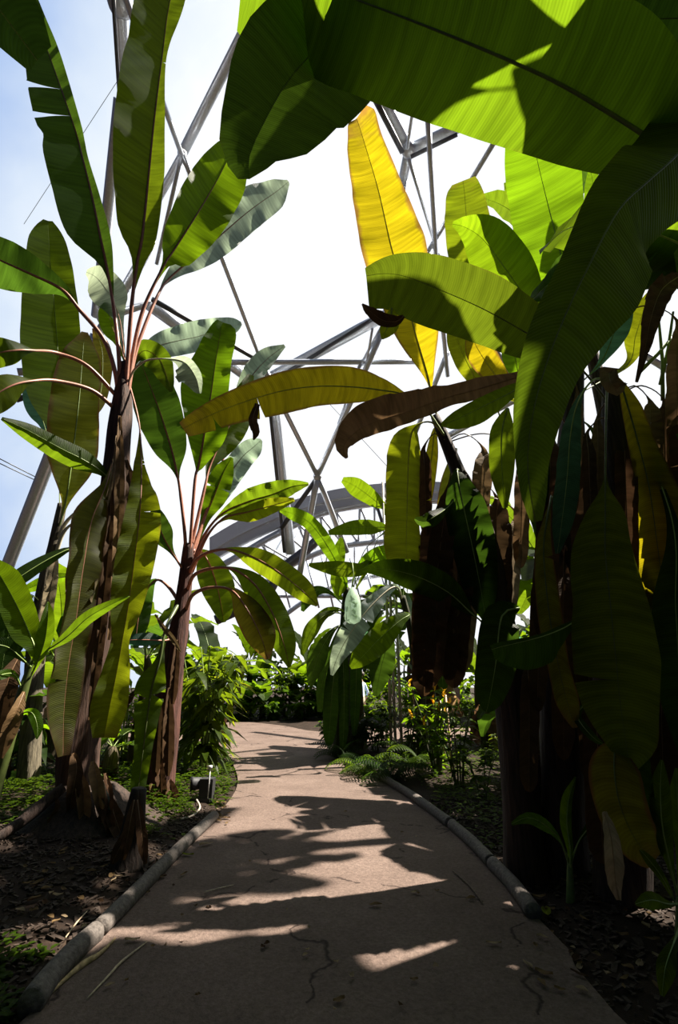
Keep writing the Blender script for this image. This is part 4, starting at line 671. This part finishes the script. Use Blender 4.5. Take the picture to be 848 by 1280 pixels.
def person(q, face):
    t = empty('person', q, 'person in a pale blue shirt and beige trousers walking behind the far plants', 'person')
    bm = bmesh.new(); J = {}; rad = {}
    def j(n, p, r): J[n] = bm.verts.new(Vector(p)); rad[n] = r
    j('pel', (0, 0, .93), .13); j('waist', (0, 0, 1.08), .115); j('chest', (0, .01, 1.30), .135); j('neck0', (0, .0, 1.43), .07); j('neck', (0, .01, 1.49), .052)
    j('jaw', (0, .03, 1.55), .068); j('head', (0, .02, 1.63), .088); j('top', (0, .01, 1.70), .06)
    for s, n in ((-1, 'l'), (1, 'r')):
        st = .16*s
        j('hip'+n, (.09*s, 0, .88), .095); j('knee'+n, (.1*s, .06+st, .49), .06); j('ank'+n, (.1*s, st-.02, .10), .04); j('toe'+n, (.11*s, st+.13, .05), .035)
        j('sh'+n, (.18*s, 0, 1.39), .062); j('el'+n, (.25*s, -.02-st*.5, 1.12), .045); j('wr'+n, (.26*s, .1-st*.6, .90), .03); j('hand'+n, (.26*s, .12-st*.6, .83), .033)
        for k in range(4): j(f'f{k}{n}', ((.245+.012*k)*s, .10-st*.6+.018*k, .755+.008*abs(k-1.5)), .0095)
        j('th'+n, (.235*s, .16-st*.6, .80), .011)
    Eg = [('pel', 'waist'), ('waist', 'chest'), ('chest', 'neck0'), ('neck0', 'neck'), ('neck', 'jaw'), ('jaw', 'head'), ('head', 'top')]
    for n in 'lr': Eg += [('pel', 'hip'+n), ('hip'+n, 'knee'+n), ('knee'+n, 'ank'+n), ('ank'+n, 'toe'+n), ('chest', 'sh'+n), ('sh'+n, 'el'+n), ('el'+n, 'wr'+n), ('wr'+n, 'hand'+n), ('hand'+n, 'th'+n)]+[('hand'+n, f'f{k}{n}') for k in range(4)]
    for a, b in Eg: bm.edges.new((J[a], J[b]))
    names = list(J); bm.verts.index_update(); me = bpy.data.meshes.new('body'); bm.to_mesh(me); bm.free()
    o = bpy.data.objects.new('body', me); COL.objects.link(o); o.parent = t; o.color = (.42, .26, .19, 1); me.materials.append(M_PAINT)
    me.materials.append(M_SHIRT); me.materials.append(M_TROUSER)
    md = o.modifiers.new('skin', 'SKIN'); sv = me.skin_vertices[0].data
    for i, n in enumerate(names): sv[i].radius = (rad[n], rad[n]*.85); sv[i].use_root = n == 'pel'
    s = o.modifiers.new('sub', 'SUBSURF'); s.levels = 1; s.render_levels = 2
    dg = bpy.context.evaluated_depsgraph_get(); ev = o.evaluated_get(dg); m2 = bpy.data.meshes.new_from_object(ev)
    o.modifiers.clear(); o.data = m2
    for p in m2.polygons:
        c = p.center; p.use_smooth = True
        p.material_index = 1 if (1.0 < c.z < 1.44 and (abs(c.x) < .24 or c.z > 1.15)) else (2 if .12 < c.z <= 1.0 and abs(c.x) < .2 else 0)
    mb = MB(); n = 14; rings = []
    for i in range(9):
        e = -.2+1.77*i/8; rings.append([mb.vert((math.cos(6.283*k/n)*.098*math.cos(e), -.005+math.sin(6.283*k/n)*.105*math.cos(e)-.012, 1.635+.105*math.sin(e))) for k in range(n)])
    for a, b in zip(rings, rings[1:]):
        for k in range(n): mb.face(a[k], a[(k+1) % n], b[(k+1) % n], b[k])
    mb.build('hair', M_PAINT, t, (.03, .02, .015, 1), world=False)
    for s in (-1, 1):
        mb = MB(); tube(mb, [Vector((.035*s, .098, 1.632)), Vector((.035*s, .104, 1.632))], [.013, .006], 8); mb.build('eye', M_PAINT, t, (.03, .02, .02, 1), world=False)
        mb = MB(); tube(mb, [Vector((.088*s, .0, 1.60)), Vector((.1*s, .01, 1.63)), Vector((.09*s, .015, 1.655))], [.01, .018, .012], 8); mb.build('ear', M_PAINT, t, (.42, .26, .19, 1), world=False)
    mb = MB(); tube(mb, [Vector((0, .098, 1.64)), Vector((0, .12, 1.605)), Vector((0, .1, 1.598))], [.008, .016, .008], 8); mb.build('nose', M_PAINT, t, (.42, .26, .19, 1), world=False)
    mb = MB(); tube(mb, [Vector((-.025, .093, 1.565)), Vector((0, .1, 1.563)), Vector((.025, .093, 1.565))], [.004, .007, .004], 8); mb.build('mouth', M_PAINT, t, (.35, .13, .11, 1), world=False)
    t.rotation_euler = (0, 0, face); return t
m, tt_, out = mat('pale_blue_shirt'); pb = N(tt_, 'ShaderNodeBsdfPrincipled', i_Roughness=.85); pb.inputs['Base Color'].default_value = (.45, .58, .78, 1); lk(tt_, pb.outputs[0], out.inputs[0]); M_SHIRT = m
m, tt_, out = mat('beige_trousers'); pb = N(tt_, 'ShaderNodeBsdfPrincipled', i_Roughness=.85); pb.inputs['Base Color'].default_value = (.5, .42, .30, 1); lk(tt_, pb.outputs[0], out.inputs[0]); M_TROUSER = m
q = P(452, 870, 15.6); q.z = .015; person(q, R(60))
# ------------------------------------------------------------------ plants of the bank: built once per kind, then copied
PROT = {}
def proto(kind):
    """local meshes of a leaf that rises from the crown and arches outward along +x"""
    if kind in PROT: return PROT[kind]
    ang, L, droop, wd, tears = kind; pts = []; wl = []; p = Vector((0, 0, 0)); a = R(ang)
    for i in range(9):
        s = i/8; pts.append(p.copy()); wl.append(0 if s < .22 else wd*min(1, ((s-.2)/.16)**.6)*min(1, ((1.02-s)/.3)**.55))
        p = p+Vector((math.cos(a), .04*math.sin(s*5+ang), math.sin(a)))*(L/8); a -= R(droop)/8*(.4+1.4*s)
    mb, rb = leaf_mesh(pts, wl, wl, up_view, fold=12, wave=.12, tear=tears, rib=.016*max(.4, L/2), step=.12, seed=repr(kind))
    a = mb.build('leaf', M_LEAF); b = rb.build('midrib', M_RIB); r = (a.data, b.data)
    bpy.data.objects.remove(a); bpy.data.objects.remove(b); PROT[kind] = r; return r
def mk(name, me, parent, color, loc=(0, 0, 0), rot=(0, 0, 0), s=1):
    o = bpy.data.objects.new(name, me); COL.objects.link(o); o.parent = parent; o.color = color; o.location = loc; o.rotation_euler = rot; o.scale = (s, s, s); return o
TR = {}
def bank_plant(x, y, h, n, L, seed, label, group=None, cat='banana plant', name='banana_plant', kinds=None, pal='GGDBG', tr=.12, skirt=0, wd=.28):
    g = random.Random(seed); t = empty(name, (x, y, gz(x, y)-.03), label, cat, group)
    key = (round(h, 1), tr)
    if key not in TR:
        mb = MB(); p, (r,) = resample([Vector((0, 0, 0)), Vector((.03*h, 0, h*.4)), Vector((.02*h, .03*h, h*.8)), Vector((0, 0, h))], [[tr*1.2, tr, tr*.8, tr*.35]], .25)
        tube(mb, p, r, 12, True, .2, h); o = mb.build('trunk', M_BARK); TR[key] = o.data; bpy.data.objects.remove(o)
    mk('trunk', TR[key], t, (.06, .045, .025, 1), rot=(0, 0, g.random()*6))
    for i in range(n):
        k = g.choice(((74, L, 55, wd*L/2, (0, 0)), (58, L, 95, wd*L/2, (2, 1)), (40, L, 110, wd*L/2, (3, 3)), (20, L*.8, 110, wd*L/2*.9, (2, 2))))
        a, b = proto(k); c = CO[g.choice(pal)]; f = .8+.4*g.random(); rz = 2.4*i+g.random()*.7
        lf = mk('leaf', a, t, (c[0]*f, c[1]*f, c[2], c[3]), (0, 0, h*(.94+.05*(i/n))), (0, 0, rz), .8+.35*g.random())
        mk('midrib', b, lf, RIB['g'])
    for i in range(skirt):
        a, b = proto((-60, L*.7, 35, wd*L/2*.8, (3, 3))); c = CO[g.choice(('BR', 'DB', 'DB'))]
        o = mk('dry_leaf', a, t, c, (0, 0, h*(.75+.2*g.random())), (0, 0, g.random()*6.28), .8+.4*g.random()); o.active_material  # shares the blade mesh
    return t
GL_ = 'green banana plant in the shady bank left of the path, behind the nearer ones'
for i, (x, y, h, n, L) in enumerate(((-5.2, 9.5, 1.6, 8, 2.0), (-7.4, 8.2, 1.8, 8, 2.0), (-4.4, 12.0, 1.4, 8, 1.8), (-6.4, 12.5, 2.0, 8, 2.2), (-3.6, 9.4, 1.9, 9, 1.9), (-2.75, 11.0, 1.5, 8, 1.7), (-9.2, 11, 2.0, 8, 2.2), (-4.9, 7.6, .7, 7, 1.3), (-6.2, 6.2, .8, 7, 1.4), (-3.4, 8.0, .5, 6, 1.0))):
    bank_plant(x, y, h, n, L, 100+i, GL_, 'banana plants in the left bank', skirt=2)
GR_ = 'green banana plant deep in the shade of the right bank, behind the hanging dead leaves'
for i, (x, y, h, n, L) in enumerate(((5.3, 9.0, 1.4, 9, 2.0), (5.2, 7.2, 2.8, 9, 2.4), (3.3, 11.8, 1.2, 8, 1.7), (5.4, 11.0, 1.5, 9, 2.0), (6.6, 9.2, 2.8, 9, 2.5), (3.9, 6.6, 2.4, 9, 2.2), (4.6, 5.2, 2.6, 9, 2.4), (5.8, 4.0, 2.8, 9, 2.4), (4.3, 8.0, 1.2, 8, 1.7), (2.9, 7.6, .9, 7, 1.4), (3.3, 7.5, 3.0, 10, 2.1), (2.1, 11.4, 2.9, 10, 2.1), (2.3, 12.4, 2.8, 10, 2.3), (3.8, 4.6, 1.2, 8, 1.6), (3.7, 3.8, 2.0, 12, 1.8))):  # several of these are added to shade the path and hanging leaves
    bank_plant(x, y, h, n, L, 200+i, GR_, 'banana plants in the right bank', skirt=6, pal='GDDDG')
for i, (x, y, h, n, L, lab) in enumerate(((4.3, 3.9, 5.2, 15, 2.6, 'unseen banana plant added for shade beside the nearest one, just out of view to the right'), (4.6, .9, 4.8, 14, 2.8, 'unseen banana plant added for shade to the right of the camera'), (2.7, -1.4, 3.4, 12, 2.8, 'unseen banana plant added for shade to the right behind the camera'), (-2.8, -.6, 3.2, 12, 2.8, 'unseen banana plant added for shade to the left behind the camera'), (-3.9, 2.0, 2.2, 8, 2.1, 'unseen banana plant added for shade to the left of the camera'), (.4, -2.6, 3.2, 12, 3.0, 'unseen banana plant added for shade straight behind the camera'))):  # plants added out of frame to block sun and sky light
    bank_plant(x, y, h, n, L, 300+i, lab, skirt=3, pal='GDDDG')
bank_plant(4.0, 6.9, 9.0, 14, 2.0, 350, 'very tall banana plant added for its shade behind the broad glowing leaves on the right', skirt=4, pal='GDDG')  # added behind the right foliage to cast shade on the left bed
GF = 'leafy green plant with broad sunlit leaves in the bank beyond the far bend'
g = random.Random(8)
for i in range(40):
    x = -8+i*.40+g.random()*.5; y = 20.6+.5*g.random()+(0, .9, 1.7)[i % 3]+(0 if x < -.6 else -.4*min(x, 6)); hh = (.35, .9, 1.5)[i % 3]+.5*g.random()
    bank_plant(x, y, hh, 8, .95+.6*g.random()*1, 400+i, GF, 'leafy plants beyond the bend', 'leafy plant', 'leafy_plant', pal='GBGDB', tr=.05, wd=.5)
for i, (x, y, h, n, L) in enumerate(((-4.2, 23.5, 2.2, 9, 2.2), (-1.5, 24, 1.8, 9, 2.2), (1.2, 22.5, 2.4, 9, 2.3), (3.4, 24.5, 2.2, 9, 2.2), (8.2, 20.5, 2.6, 9, 2.4), (-9.5, 16, 2.4, 9, 2.4), (7.5, 14.5, 2.8, 9, 2.6), (3.6, 13.2, 1.6, 8, 1.8), (5.4, 12.6, 2.2, 9, 2.2))):
    bank_plant(x, y, h, n, L, 500+i, 'tall banana plant rising behind the leafy bank in the distance', 'distant banana plants', pal='GBGGT', tr=.1)
# ------------------------------------------------------------------ shrubs, ferns, ground cover
def oval(mb, p, d, nrm, L, W, bend=.25):
    d = d.normalized(); s = d.cross(nrm); s = s.normalized() if s.length > 1e-4 else d.orthogonal().normalized(); nn = s.cross(d)
    a = mb.vert(p, (0, .5), (0, 0)); q = []
    for f, ww in ((.3, .8), (.65, .85)):
        c = p+d*(L*f)-nn*(bend*L*f*f)
        q.append((mb.vert(c-s*(W*ww*.5)+nn*(.12*W), (f*L, 0), (f, .7)), mb.vert(c, (f*L, .5), (f, 0)), mb.vert(c+s*(W*ww*.5)+nn*(.12*W), (f*L, 1), (f, .7))))
    z = mb.vert(p+d*L-nn*(bend*L), (L, .5), (.8, 0)); (l1, c1, r1), (l2, c2, r2) = q
    for f in ((a, c1, l1), (a, r1, c1), (l1, c1, c2, l2), (c1, r1, r2, c2), (l2, c2, z), (c2, r2, z)): mb.face(*f)
def shrub(x, y, h, spread, n, Ls, seed, label, c='G', group=None, name='shrub', cat='shrub', aspect=.45, flower=None, z0=None):
    g = random.Random(seed); base = gz(x, y) if z0 is None else z0; t = empty(name, (x, y, base-.02), label, cat, group)
    mb = MB(); st = MB(); fl = MB(); ns = max(4, n//28)
    for k in range(ns):
        az = g.random()*6.283; rr = spread*math.sqrt(g.random()); hh = h*(.55+.5*g.random())
        tip = Vector((math.cos(az)*rr, math.sin(az)*rr, hh)); mid = tip*.5+Vector((0, 0, hh*.12))
        p, _ = resample([Vector((math.cos(az)*.05, math.sin(az)*.05, 0)), mid, tip], [[1]*3], h/8); tube(st, p, [.012*h*(1-.7*i/len(p))+.002 for i in range(len(p))], 5)
        for i in range(n//ns):
            q = p[min(len(p)-1, int(len(p)*(.2+.8*g.random()**.7)))]; a2 = g.random()*6.283
            d = Vector((math.cos(a2), math.sin(a2), .5*g.random()-.15)); oval(mb, q, d, Vector((g.random()-.5, g.random()-.5, 1)), Ls*(.6+.7*g.random()), Ls*aspect*(.7+.5*g.random()), .15+.5*g.random())
        if flower:
            for i in range(6): oval(fl, tip+Vector((0, 0, .02*i)), Vector((g.random()-.5, g.random()-.5, .7)), Vector((0, 0, 1)), .09, .05)
    col = CO[c]; f = .85+.3*g.random()
    mb.build('foliage', M_SMALL, t, (col[0]*f, col[1]*f, col[2], .05), world=False); st.build('stems', M_RIB, t, RIB['d'], world=False)
    if flower: setp(fl.build('flower', M_SMALL, t, (*flower, 0), world=False), 'small yellow and orange flowers')
    return t
def fern(x, y, n, L, seed, label, c='G', group=None):
    g = random.Random(seed); t = empty('fern', (x, y, gz(x, y)), label, 'fern', group)
    for i in range(n):
        mb = MB(); az = 6.283*i/n+g.random()*.5; a = R(50+30*g.random()); d = Vector((math.cos(az), math.sin(az), 0)); p = Vector((0, 0, 0)); sd_ = Vector((-d.y, d.x, 0)); l = L*(.7+.5*g.random()); pts = []
        for k in range(18): pts.append(p.copy()); p = p+(d*math.cos(a)+Vector((0, 0, math.sin(a))))*(l/17); a -= R(6.5)
        tube(mb, pts, [.006*(1-k/18)+.001 for k in range(18)], 4)
        for k in range(2, 18):
            for s in (-1, 1): oval(mb, pts[k], sd_*s+d*.35-Vector((0, 0, .15)), Vector((0, 0, 1)), l*.24*math.sin(math.pi*(k/18)**.7)+.01, l*.045, .3)
        col = CO[c]; mb.build('frond', M_SMALL, t, (col[0], col[1], col[2], .05), world=False)
    return t
def gp(px, py): q = G(px, py); return q.x, q.y
fern(*gp(455, 968), 14, .75, 1, 'feathery fern at the right path edge below the middle banana clump', 'G')
fern(*gp(425, 950), 12, .8, 2, 'dark fern overhanging the path at the inside of the bend', 'D')
fern(*gp(490, 975), 13, .8, 3, 'fern behind the log edging right of the path, nearer than the feathery one', 'D')
fern(*gp(520, 960), 12, .9, 4, 'fern growing under the flowering yellow shrub', 'G')
for i, (px, py, h, s, n, L, c, lab) in enumerate(((548, 972, 1.35, .45, 260, .17, 'B', 'bright leafy shrub right of the path with yellow flowers'), (510, 955, 1.0, .5, 200, .18, 'G', 'leafy green shrub at the foot of the lattice mast'), (575, 985, 1.1, .4, 180, .16, 'G', 'green shrub close to the leaning banana trunk on the right'), (605, 1000, .7, .4, 160, .12, 'B', 'low sunlit shrub between the dark trunks on the right'), (470, 945, .9, .5, 200, .2, 'D', 'dark leafy shrub beneath the pale arching leaves'), (447, 940, .8, .45, 220, .2, 'D', 'dark leafy shrub at the foot of the bright paddle leaved clump'), (415, 930, .7, .35, 180, .18, 'D', 'dark leafy shrub at the very inside of the bend'), (480, 935, 1.1, .5, 240, .2, 'G', 'leafy shrub between the middle banana clump and the lattice mast'), (640, 985, .7, .4, 150, .14, 'YG', 'yellow green shrub glimpsed behind the right hand trunks'), (700, 990, .8, .5, 150, .16, 'G', 'shrub glimpsed behind the two thick trunks on the right'))):
    shrub(*gp(px, py), h, s, n, L, 600+i, lab, c, flower=(.8, .42, .02) if i == 0 else None)
for k, (px, c) in enumerate(((557, (.62, .55, .35, 1)), (565, (.6, .4, .3, 1)))):
    x, y = gp(px, 968+k*4); mb = MB(); tube(mb, [Vector((x, y, -.03)), Vector((x+.01, y, .6)), Vector((x-.01, y+.01, 1.18+.08*k))], [.022, .02, .018], 10)
    setp(mb.build('cane_stake', M_PAINT, None, c), ('pale straight cane stake', 'pinkish brown cane stake')[k]+' pushed into the yellow flowered shrub', 'stake')
# slender gingers by the left path edge
GS = 'dense leafy shrub at the far side of the bend, its leaves glittering in the sun'
for i in range(16): shrub(-6.8+.5*i+g.random()*.3, (20.15, 20.9)[i % 2]+.3*g.random()-(.25*max(0, i-12)), (.55, 1.5)[i % 2]+.5*g.random(), .6, 220, .3, 650+i, GS, 'BGBB'[i % 4], 'shrubs at the far side of the bend')
for i in range(8): shrub(.9+.75*i, 18.2+.3*(i % 2)-.12*i, 1.0+.7*g.random(), .6, 240, .26, 690+i, 'leafy shrub at the back of the right hand bank, glimpsed between the middle plants', 'BG'[i % 2], 'shrubs at the back of the right bank')
def ginger(px, py, n, h, seed, label, Ls=.42, c='G'):
    x, y = gp(px, py); g = random.Random(seed); t = empty('ginger_plant', (x, y, gz(x, y)), label, 'ginger plant')
    for i in range(n):
        st = MB(); mb = MB(); az = g.random()*6.28; ln = .12+.16*g.random(); hh = h*(.65+.4*g.random()); b = Vector((.12*(g.random()-.5), .12*(g.random()-.5), 0))
        p, _ = resample([b, b+Vector((math.cos(az)*ln*.3, math.sin(az)*ln*.3, hh*.5)), b+Vector((math.cos(az)*ln*hh, math.sin(az)*ln*hh, hh))], [[1]*3], .08)
        tube(st, p, [.018*(1-.6*k/len(p)) for k in range(len(p))], 7)
        for k in range(int(len(p)*.25), len(p), 2):
            a2 = az+(1.57 if k % 4 < 2 else -1.57)+(g.random()-.5); d = Vector((math.cos(a2), math.sin(a2), .7-.9*g.random())); oval(mb, p[k], d, Vector((0, 0, 1)), Ls*(.7+.6*g.random()), Ls*.36, .9)
        so_ = st.build('stem', M_RIB, t, RIB['y'] if i == 0 else RIB['g'], world=False); col = CO[c]; mb.build('leaves', M_SMALL, so_, (col[0]*1.1, col[1], col[2], .05), world=False)
    return t
ginger(252, 972, 14, 2.0, 1, 'slender upright ginger clump with a yellow stem beside the spotlight')
ginger(236, 962, 10, 1.9, 2, 'ginger clump half hidden just behind the shorter banana trunk', c='G')
ginger(268, 950, 9, 2.0, 3, 'tallest ginger stems leaning out over the bend of the path', c='YG')
ginger(150, 960, 6, 1.2, 4, 'low ginger clump between the two left banana trunks', c='G')
ginger(30, 985, 6, 1.2, 5, 'ginger clump behind the young plant at the left edge', c='D')
def cover(name, label, region, n, seed, h, Ls, c, dens=None):
    g = random.Random(seed); mb = MB(); k = 0
    while k < n:
        x, y = region(g)
        if inside(x, y) or dist_path(x, y) < .1: continue
        z = gz(x, y); cl = noise.noise(Vector((x*1.1, y*1.1, seed)))
        if cl < (dens or -.25): k += .2; continue
        a = g.random()*6.283; zz = z+h*g.random()*(.5+cl); oval(mb, Vector((x, y, zz)), Vector((math.cos(a), math.sin(a), .35)), Vector((0, 0, 1)), Ls*(.6+.8*g.random()), Ls*.55, .3); k += 1
    col = CO[c]; return setp(mb.build(name, M_SMALL, None, (col[0], col[1], col[2], 0)), label, 'ground cover', kind='stuff')
cover('ground_cover', 'low green ground cover plants carpeting the left bank', lambda g: (-1.1-5*g.random(), 5.6+6.0*g.random()), 13000, 1, .22, .075, 'G', -.2)
cover('undergrowth', 'small leafy undergrowth at the lower left corner', lambda g: (-1.5-1.1*g.random(), 2.3+1.2*g.random()), 1800, 2, .2, .06, 'G', -.35)
cover('undergrowth', 'scattered leafy undergrowth in the shaded right bank', lambda g: (1.2+4.5*g.random(), 5.2+7*g.random()), 6000, 3, .3, .07, 'G', -.1)
cover('undergrowth', 'leafy undergrowth along the far bank beyond the bend', lambda g: (-9+15*g.random(), 20+2.5*g.random()), 3500, 4, .5, .16, 'B', -.3)
def chips(label, region, n, seed):
    g = random.Random(seed); mb = MB(); k = 0
    while k < n:
        x, y = region(g)
        if inside(x, y) or dist_path(x, y) < .06: k += .05; continue
        L = .02+.05*g.random()**2; W = L*(.25+.3*g.random()); a = g.random()*6.283; z = gz(x, y)+.004
        M = Matrix.Rotation(a, 3, 'Z') @ Matrix.Rotation((g.random()-.5)*.9, 3, 'Y'); box(mb, (x, y, z+.006), (L, W, .008), M); k += 1
    return setp(mb.build('mulch_chips', M_LOG, None, (.032, .020, .014, 1), smooth=False), label, 'mulch', kind='stuff')
chips('coarse bark mulch chips on the soil left of the path', lambda g: (-1.2-2.6*g.random(), 2.4+4.5*g.random()), 5000, 1)
chips('coarse bark mulch chips on the soil of the right bed', lambda g: (1.0+2.2*g.random(), 2.4+5*g.random()), 4500, 2)
# ------------------------------------------------------------------ log edging
def log(spec, label, r=.055, seed=1):
    pts = [G(x, y, .045) for x, y in spec]; p, _ = resample(pts, [[1]*len(pts)], .06); mb = MB(); tube(mb, p, [r*(1+.05*noise.noise(Vector((i*.3, seed, 0)))) for i in range(len(p))], 14, True, .1, seed)
    t = mb.build('edging_log', M_LOG, None, (.095, .08, .072, 1)); return setp(t, label, 'log', 'log edging of the path')
log([(38, 1255), (62, 1222), (95, 1187), (119, 1166)], 'nearest weathered log of the left path edge, beside the bottom left corner', .06, 1)
log([(124, 1161), (160, 1125), (195, 1090), (232, 1053), (268, 1020)], 'long weathered log edging the left side beneath the banana trunks', .055, 2)
log([(668, 1141), (640, 1104), (617, 1080)], 'nearest log of the right path edge, ending in the shade', .055, 3)
log([(615, 1078), (592, 1054), (566, 1031)], 'second log along the right edge, its side catching sun', .055, 4)
log([(563, 1029), (536, 1009), (508, 990), (480, 973)], 'third log along the right edge, in front of the yellow flowered shrub', .055, 5)
log([(478, 972), (455, 961), (432, 953)], 'farthest log of the right edge below the ferns', .055, 6)
# ------------------------------------------------------------------ spotlight, cable, fallen stem
x, y = gp(252, 1003); z = gz(x, y); t = empty('garden_spotlight', (x, y, z), 'black ground spotlight beside the log end at the left path edge', 'spotlight')
mb = MB(); box(mb, (.06, 0, .13), (.17, .16, .26)); mb.build('housing', M_PAINT, t, (.02, .02, .022, 1), smooth=False, world=False)
mb = MB(); tube(mb, [Vector((-.02, 0, .2)), Vector((-.12, -.03, .2)), Vector((-.15, -.04, .2)), Vector((-.14, -.038, .2))], [.07, .075, .085, .07], 18); mb.build('lamp_head', M_PAINT, t, (.025, .025, .028, 1), world=False)
mb = MB(); tube(mb, [Vector((.1, -.09, .0)), Vector((.1, -.09, .2)), Vector((.1, -.09, .4))], [.008]*3, 6); tube(mb, [Vector((.1, -.09, .38)), Vector((.1, -.09, .42))], [.025, .03], 10); mb.build('stake', M_PAINT, t, (.5, .5, .5, 1), world=False)
mb = MB(); box(mb, (.0, 0, .02), (.26, .2, .04)); mb.build('base', M_PAINT, t, (.03, .03, .03, 1), smooth=False, world=False)
setp(wtube('cable', None, [G(246, 1000, .06), G(250, 1010, .03), G(240, 1020, .02), G(226, 1024, .03)], .012, M_PAINT, (.35, .3, .26, 1), 8, .04), 'pale cable lying on the soil from the spotlight', 'cable')
setp(wtube('broken_log', None, [P(-10, 1052, 5.2), P(30, 1025, 5.4), P(60, 1000, 5.6), P(80, 984, 5.7)], [.05, .055, .06, .05], M_BARK, (.04, .025, .02, 1), 12, .1, rough=.2), 'dark fallen stem leaning on the tallest banana trunk', 'log')
# ------------------------------------------------------------------ litter on the path and in the beds
def litter(px, py, L, W, rot, c, label, group=None, name='fallen_leaf'):
    q = G(px, py, .02); q.z = .02 if inside(q.x, q.y) else gz(q.x, q.y)+.02
    g = rnd(px, py); mb = MB(); d = Vector((math.cos(R(rot)), math.sin(R(rot)), 0)); s = Vector((-d.y, d.x, 0)); n = 9; rows = []
    for i in range(n):
        f = i/(n-1); ww = W*math.sin(math.pi*min(.97, .04+f))**.7*.5
        rows.append([mb.vert(q+d*(L*(f-.5))+s*(ww*v)+Vector((0, 0, .006+.5*W*(abs(v)**1.5)*(.35+.25*math.sin(f*5+px))+.08*L*(f-.5)**2)), (f*L, .5+v*.5), (f*.8, abs(v)*.8)) for v in (-1, -.5, 0, .5, 1)])
    for a, b in zip(rows, rows[1:]):
        for j in range(4): mb.face(a[j], a[j+1], b[j+1], b[j])
    return setp(mb.build(name, M_DRY, None, CO[c]), label, 'fallen leaf', group)
g = random.Random(77)
named = [(165, 1176, .09, .035, 10, 'TAN', 'brown fallen leaf on the path by the dry stalks'), (137, 1233, .05, .025, 40, 'TAN', 'small pale fallen leaf below the thin dry stalk'), (424, 1252, .06, .04, 20, 'BR', 'brown fallen leaf at the bottom middle of the path'), (618, 1180, .09, .03, -5, 'TAN', 'pale leaf lying in shade near the right path edge'), (589, 1124, .07, .04, 10, 'BR', 'brown leaf in shade close to the right hand logs'), (470, 1132, .09, .035, 5, 'BR', 'fallen leaf in the shade right of the path middle'), (518, 1116, .05, .03, 30, 'TAN', 'small leaf on the path at the edge of the shade'), (683, 1138, .11, .06, 80, 'YG', 'yellow green fallen leaf at the end of the right logs'), (235, 1069, .11, .04, -10, 'YG', 'green fallen leaf against the left log'), (258, 1056, .14, .05, 35, 'TAN', 'tan dead leaf beside the far end of the left log'), (246, 1044, .12, .04, 60, 'TAN', 'pale dead leaf touching the left log end'), (518, 1226, .04, .03, 0, 'BR', 'small dark leaf near the lit patches at the bottom'), (385, 1188, .03, .02, 50, 'TAN', 'tiny pale scrap in the shaded middle of the path'), (808, 1020+130, .05, .02, 0, 'YG', 'small bright leaf scrap under the right edge plant'), (432, 1015, .05, .03, 20, 'BR', 'fallen leaf in the sunlit stretch of path')]
for q in named: litter(*q)
def scatter(n, reg, lab, grp, sz=(.03, .07), cols=('BR', 'TAN', 'DB', 'BR')):
    for i in range(n):
        px, py = reg(); litter(px, py, sz[0]+sz[1]*g.random(), .02+.025*g.random(), g.random()*360, g.choice(cols), lab, grp)
scatter(26, lambda: (270+14*g.random()-.0, 1000+30*g.random()), 'small tan dead leaf in the drift at the end of the left log', 'leaf drift at the left log end')
scatter(40, lambda: (60+180*g.random(), 1060+70*g.random()) if g.random() < .5 else (20+100*g.random(), 1090+70*g.random()), 'brown bit of leaf litter on the soil left of the logs', 'litter in the left bed')
scatter(45, lambda: (660+170*g.random(), 1090+150*g.random()), 'brown bit of leaf litter on the soil in the right front bed', 'litter in the right bed')
scatter(26, lambda: (150+420*g.random(), 1040+230*g.random()), 'tiny dry leaf scrap lying on the path', 'scraps on the path', (.012, .025))
def stalk(spec, r, c, label):
    setp(wtube('dry_stalk', None, [G(x, y, .022) for x, y in spec], r, M_LOG, c, 7, .05), label, 'stalk')
stalk([(109, 1248), (140, 1215), (152, 1202), (184, 1177)], [.003, .006, .007, .003], (.42, .33, .22, 1), 'thin straight dry stalk lying on the path at the lower left')
stalk([(62, 1242), (88, 1218), (107, 1203), (125, 1192), (144, 1173)], [.008, .012, .018, .012, .005], (.36, .26, .13, 1), 'thick dry stalk lying along the left log')
stalk([(82, 1172), (96, 1153), (109, 1139)], [.004, .005, .003], (.4, .3, .2, 1), 'short dry stalk on the soil left of the log')
stalk([(255, 1115), (275, 1110), (292, 1106)], [.003, .004, .003], (.5, .4, .3, 1), 'small pale twig on the path beside the long shadow edge')
stalk([(566, 1088), (585, 1105), (596, 1118), (604, 1130)], [.004, .006, .006, .003], (.10, .07, .05, 1), 'dark twig along the right hand logs')
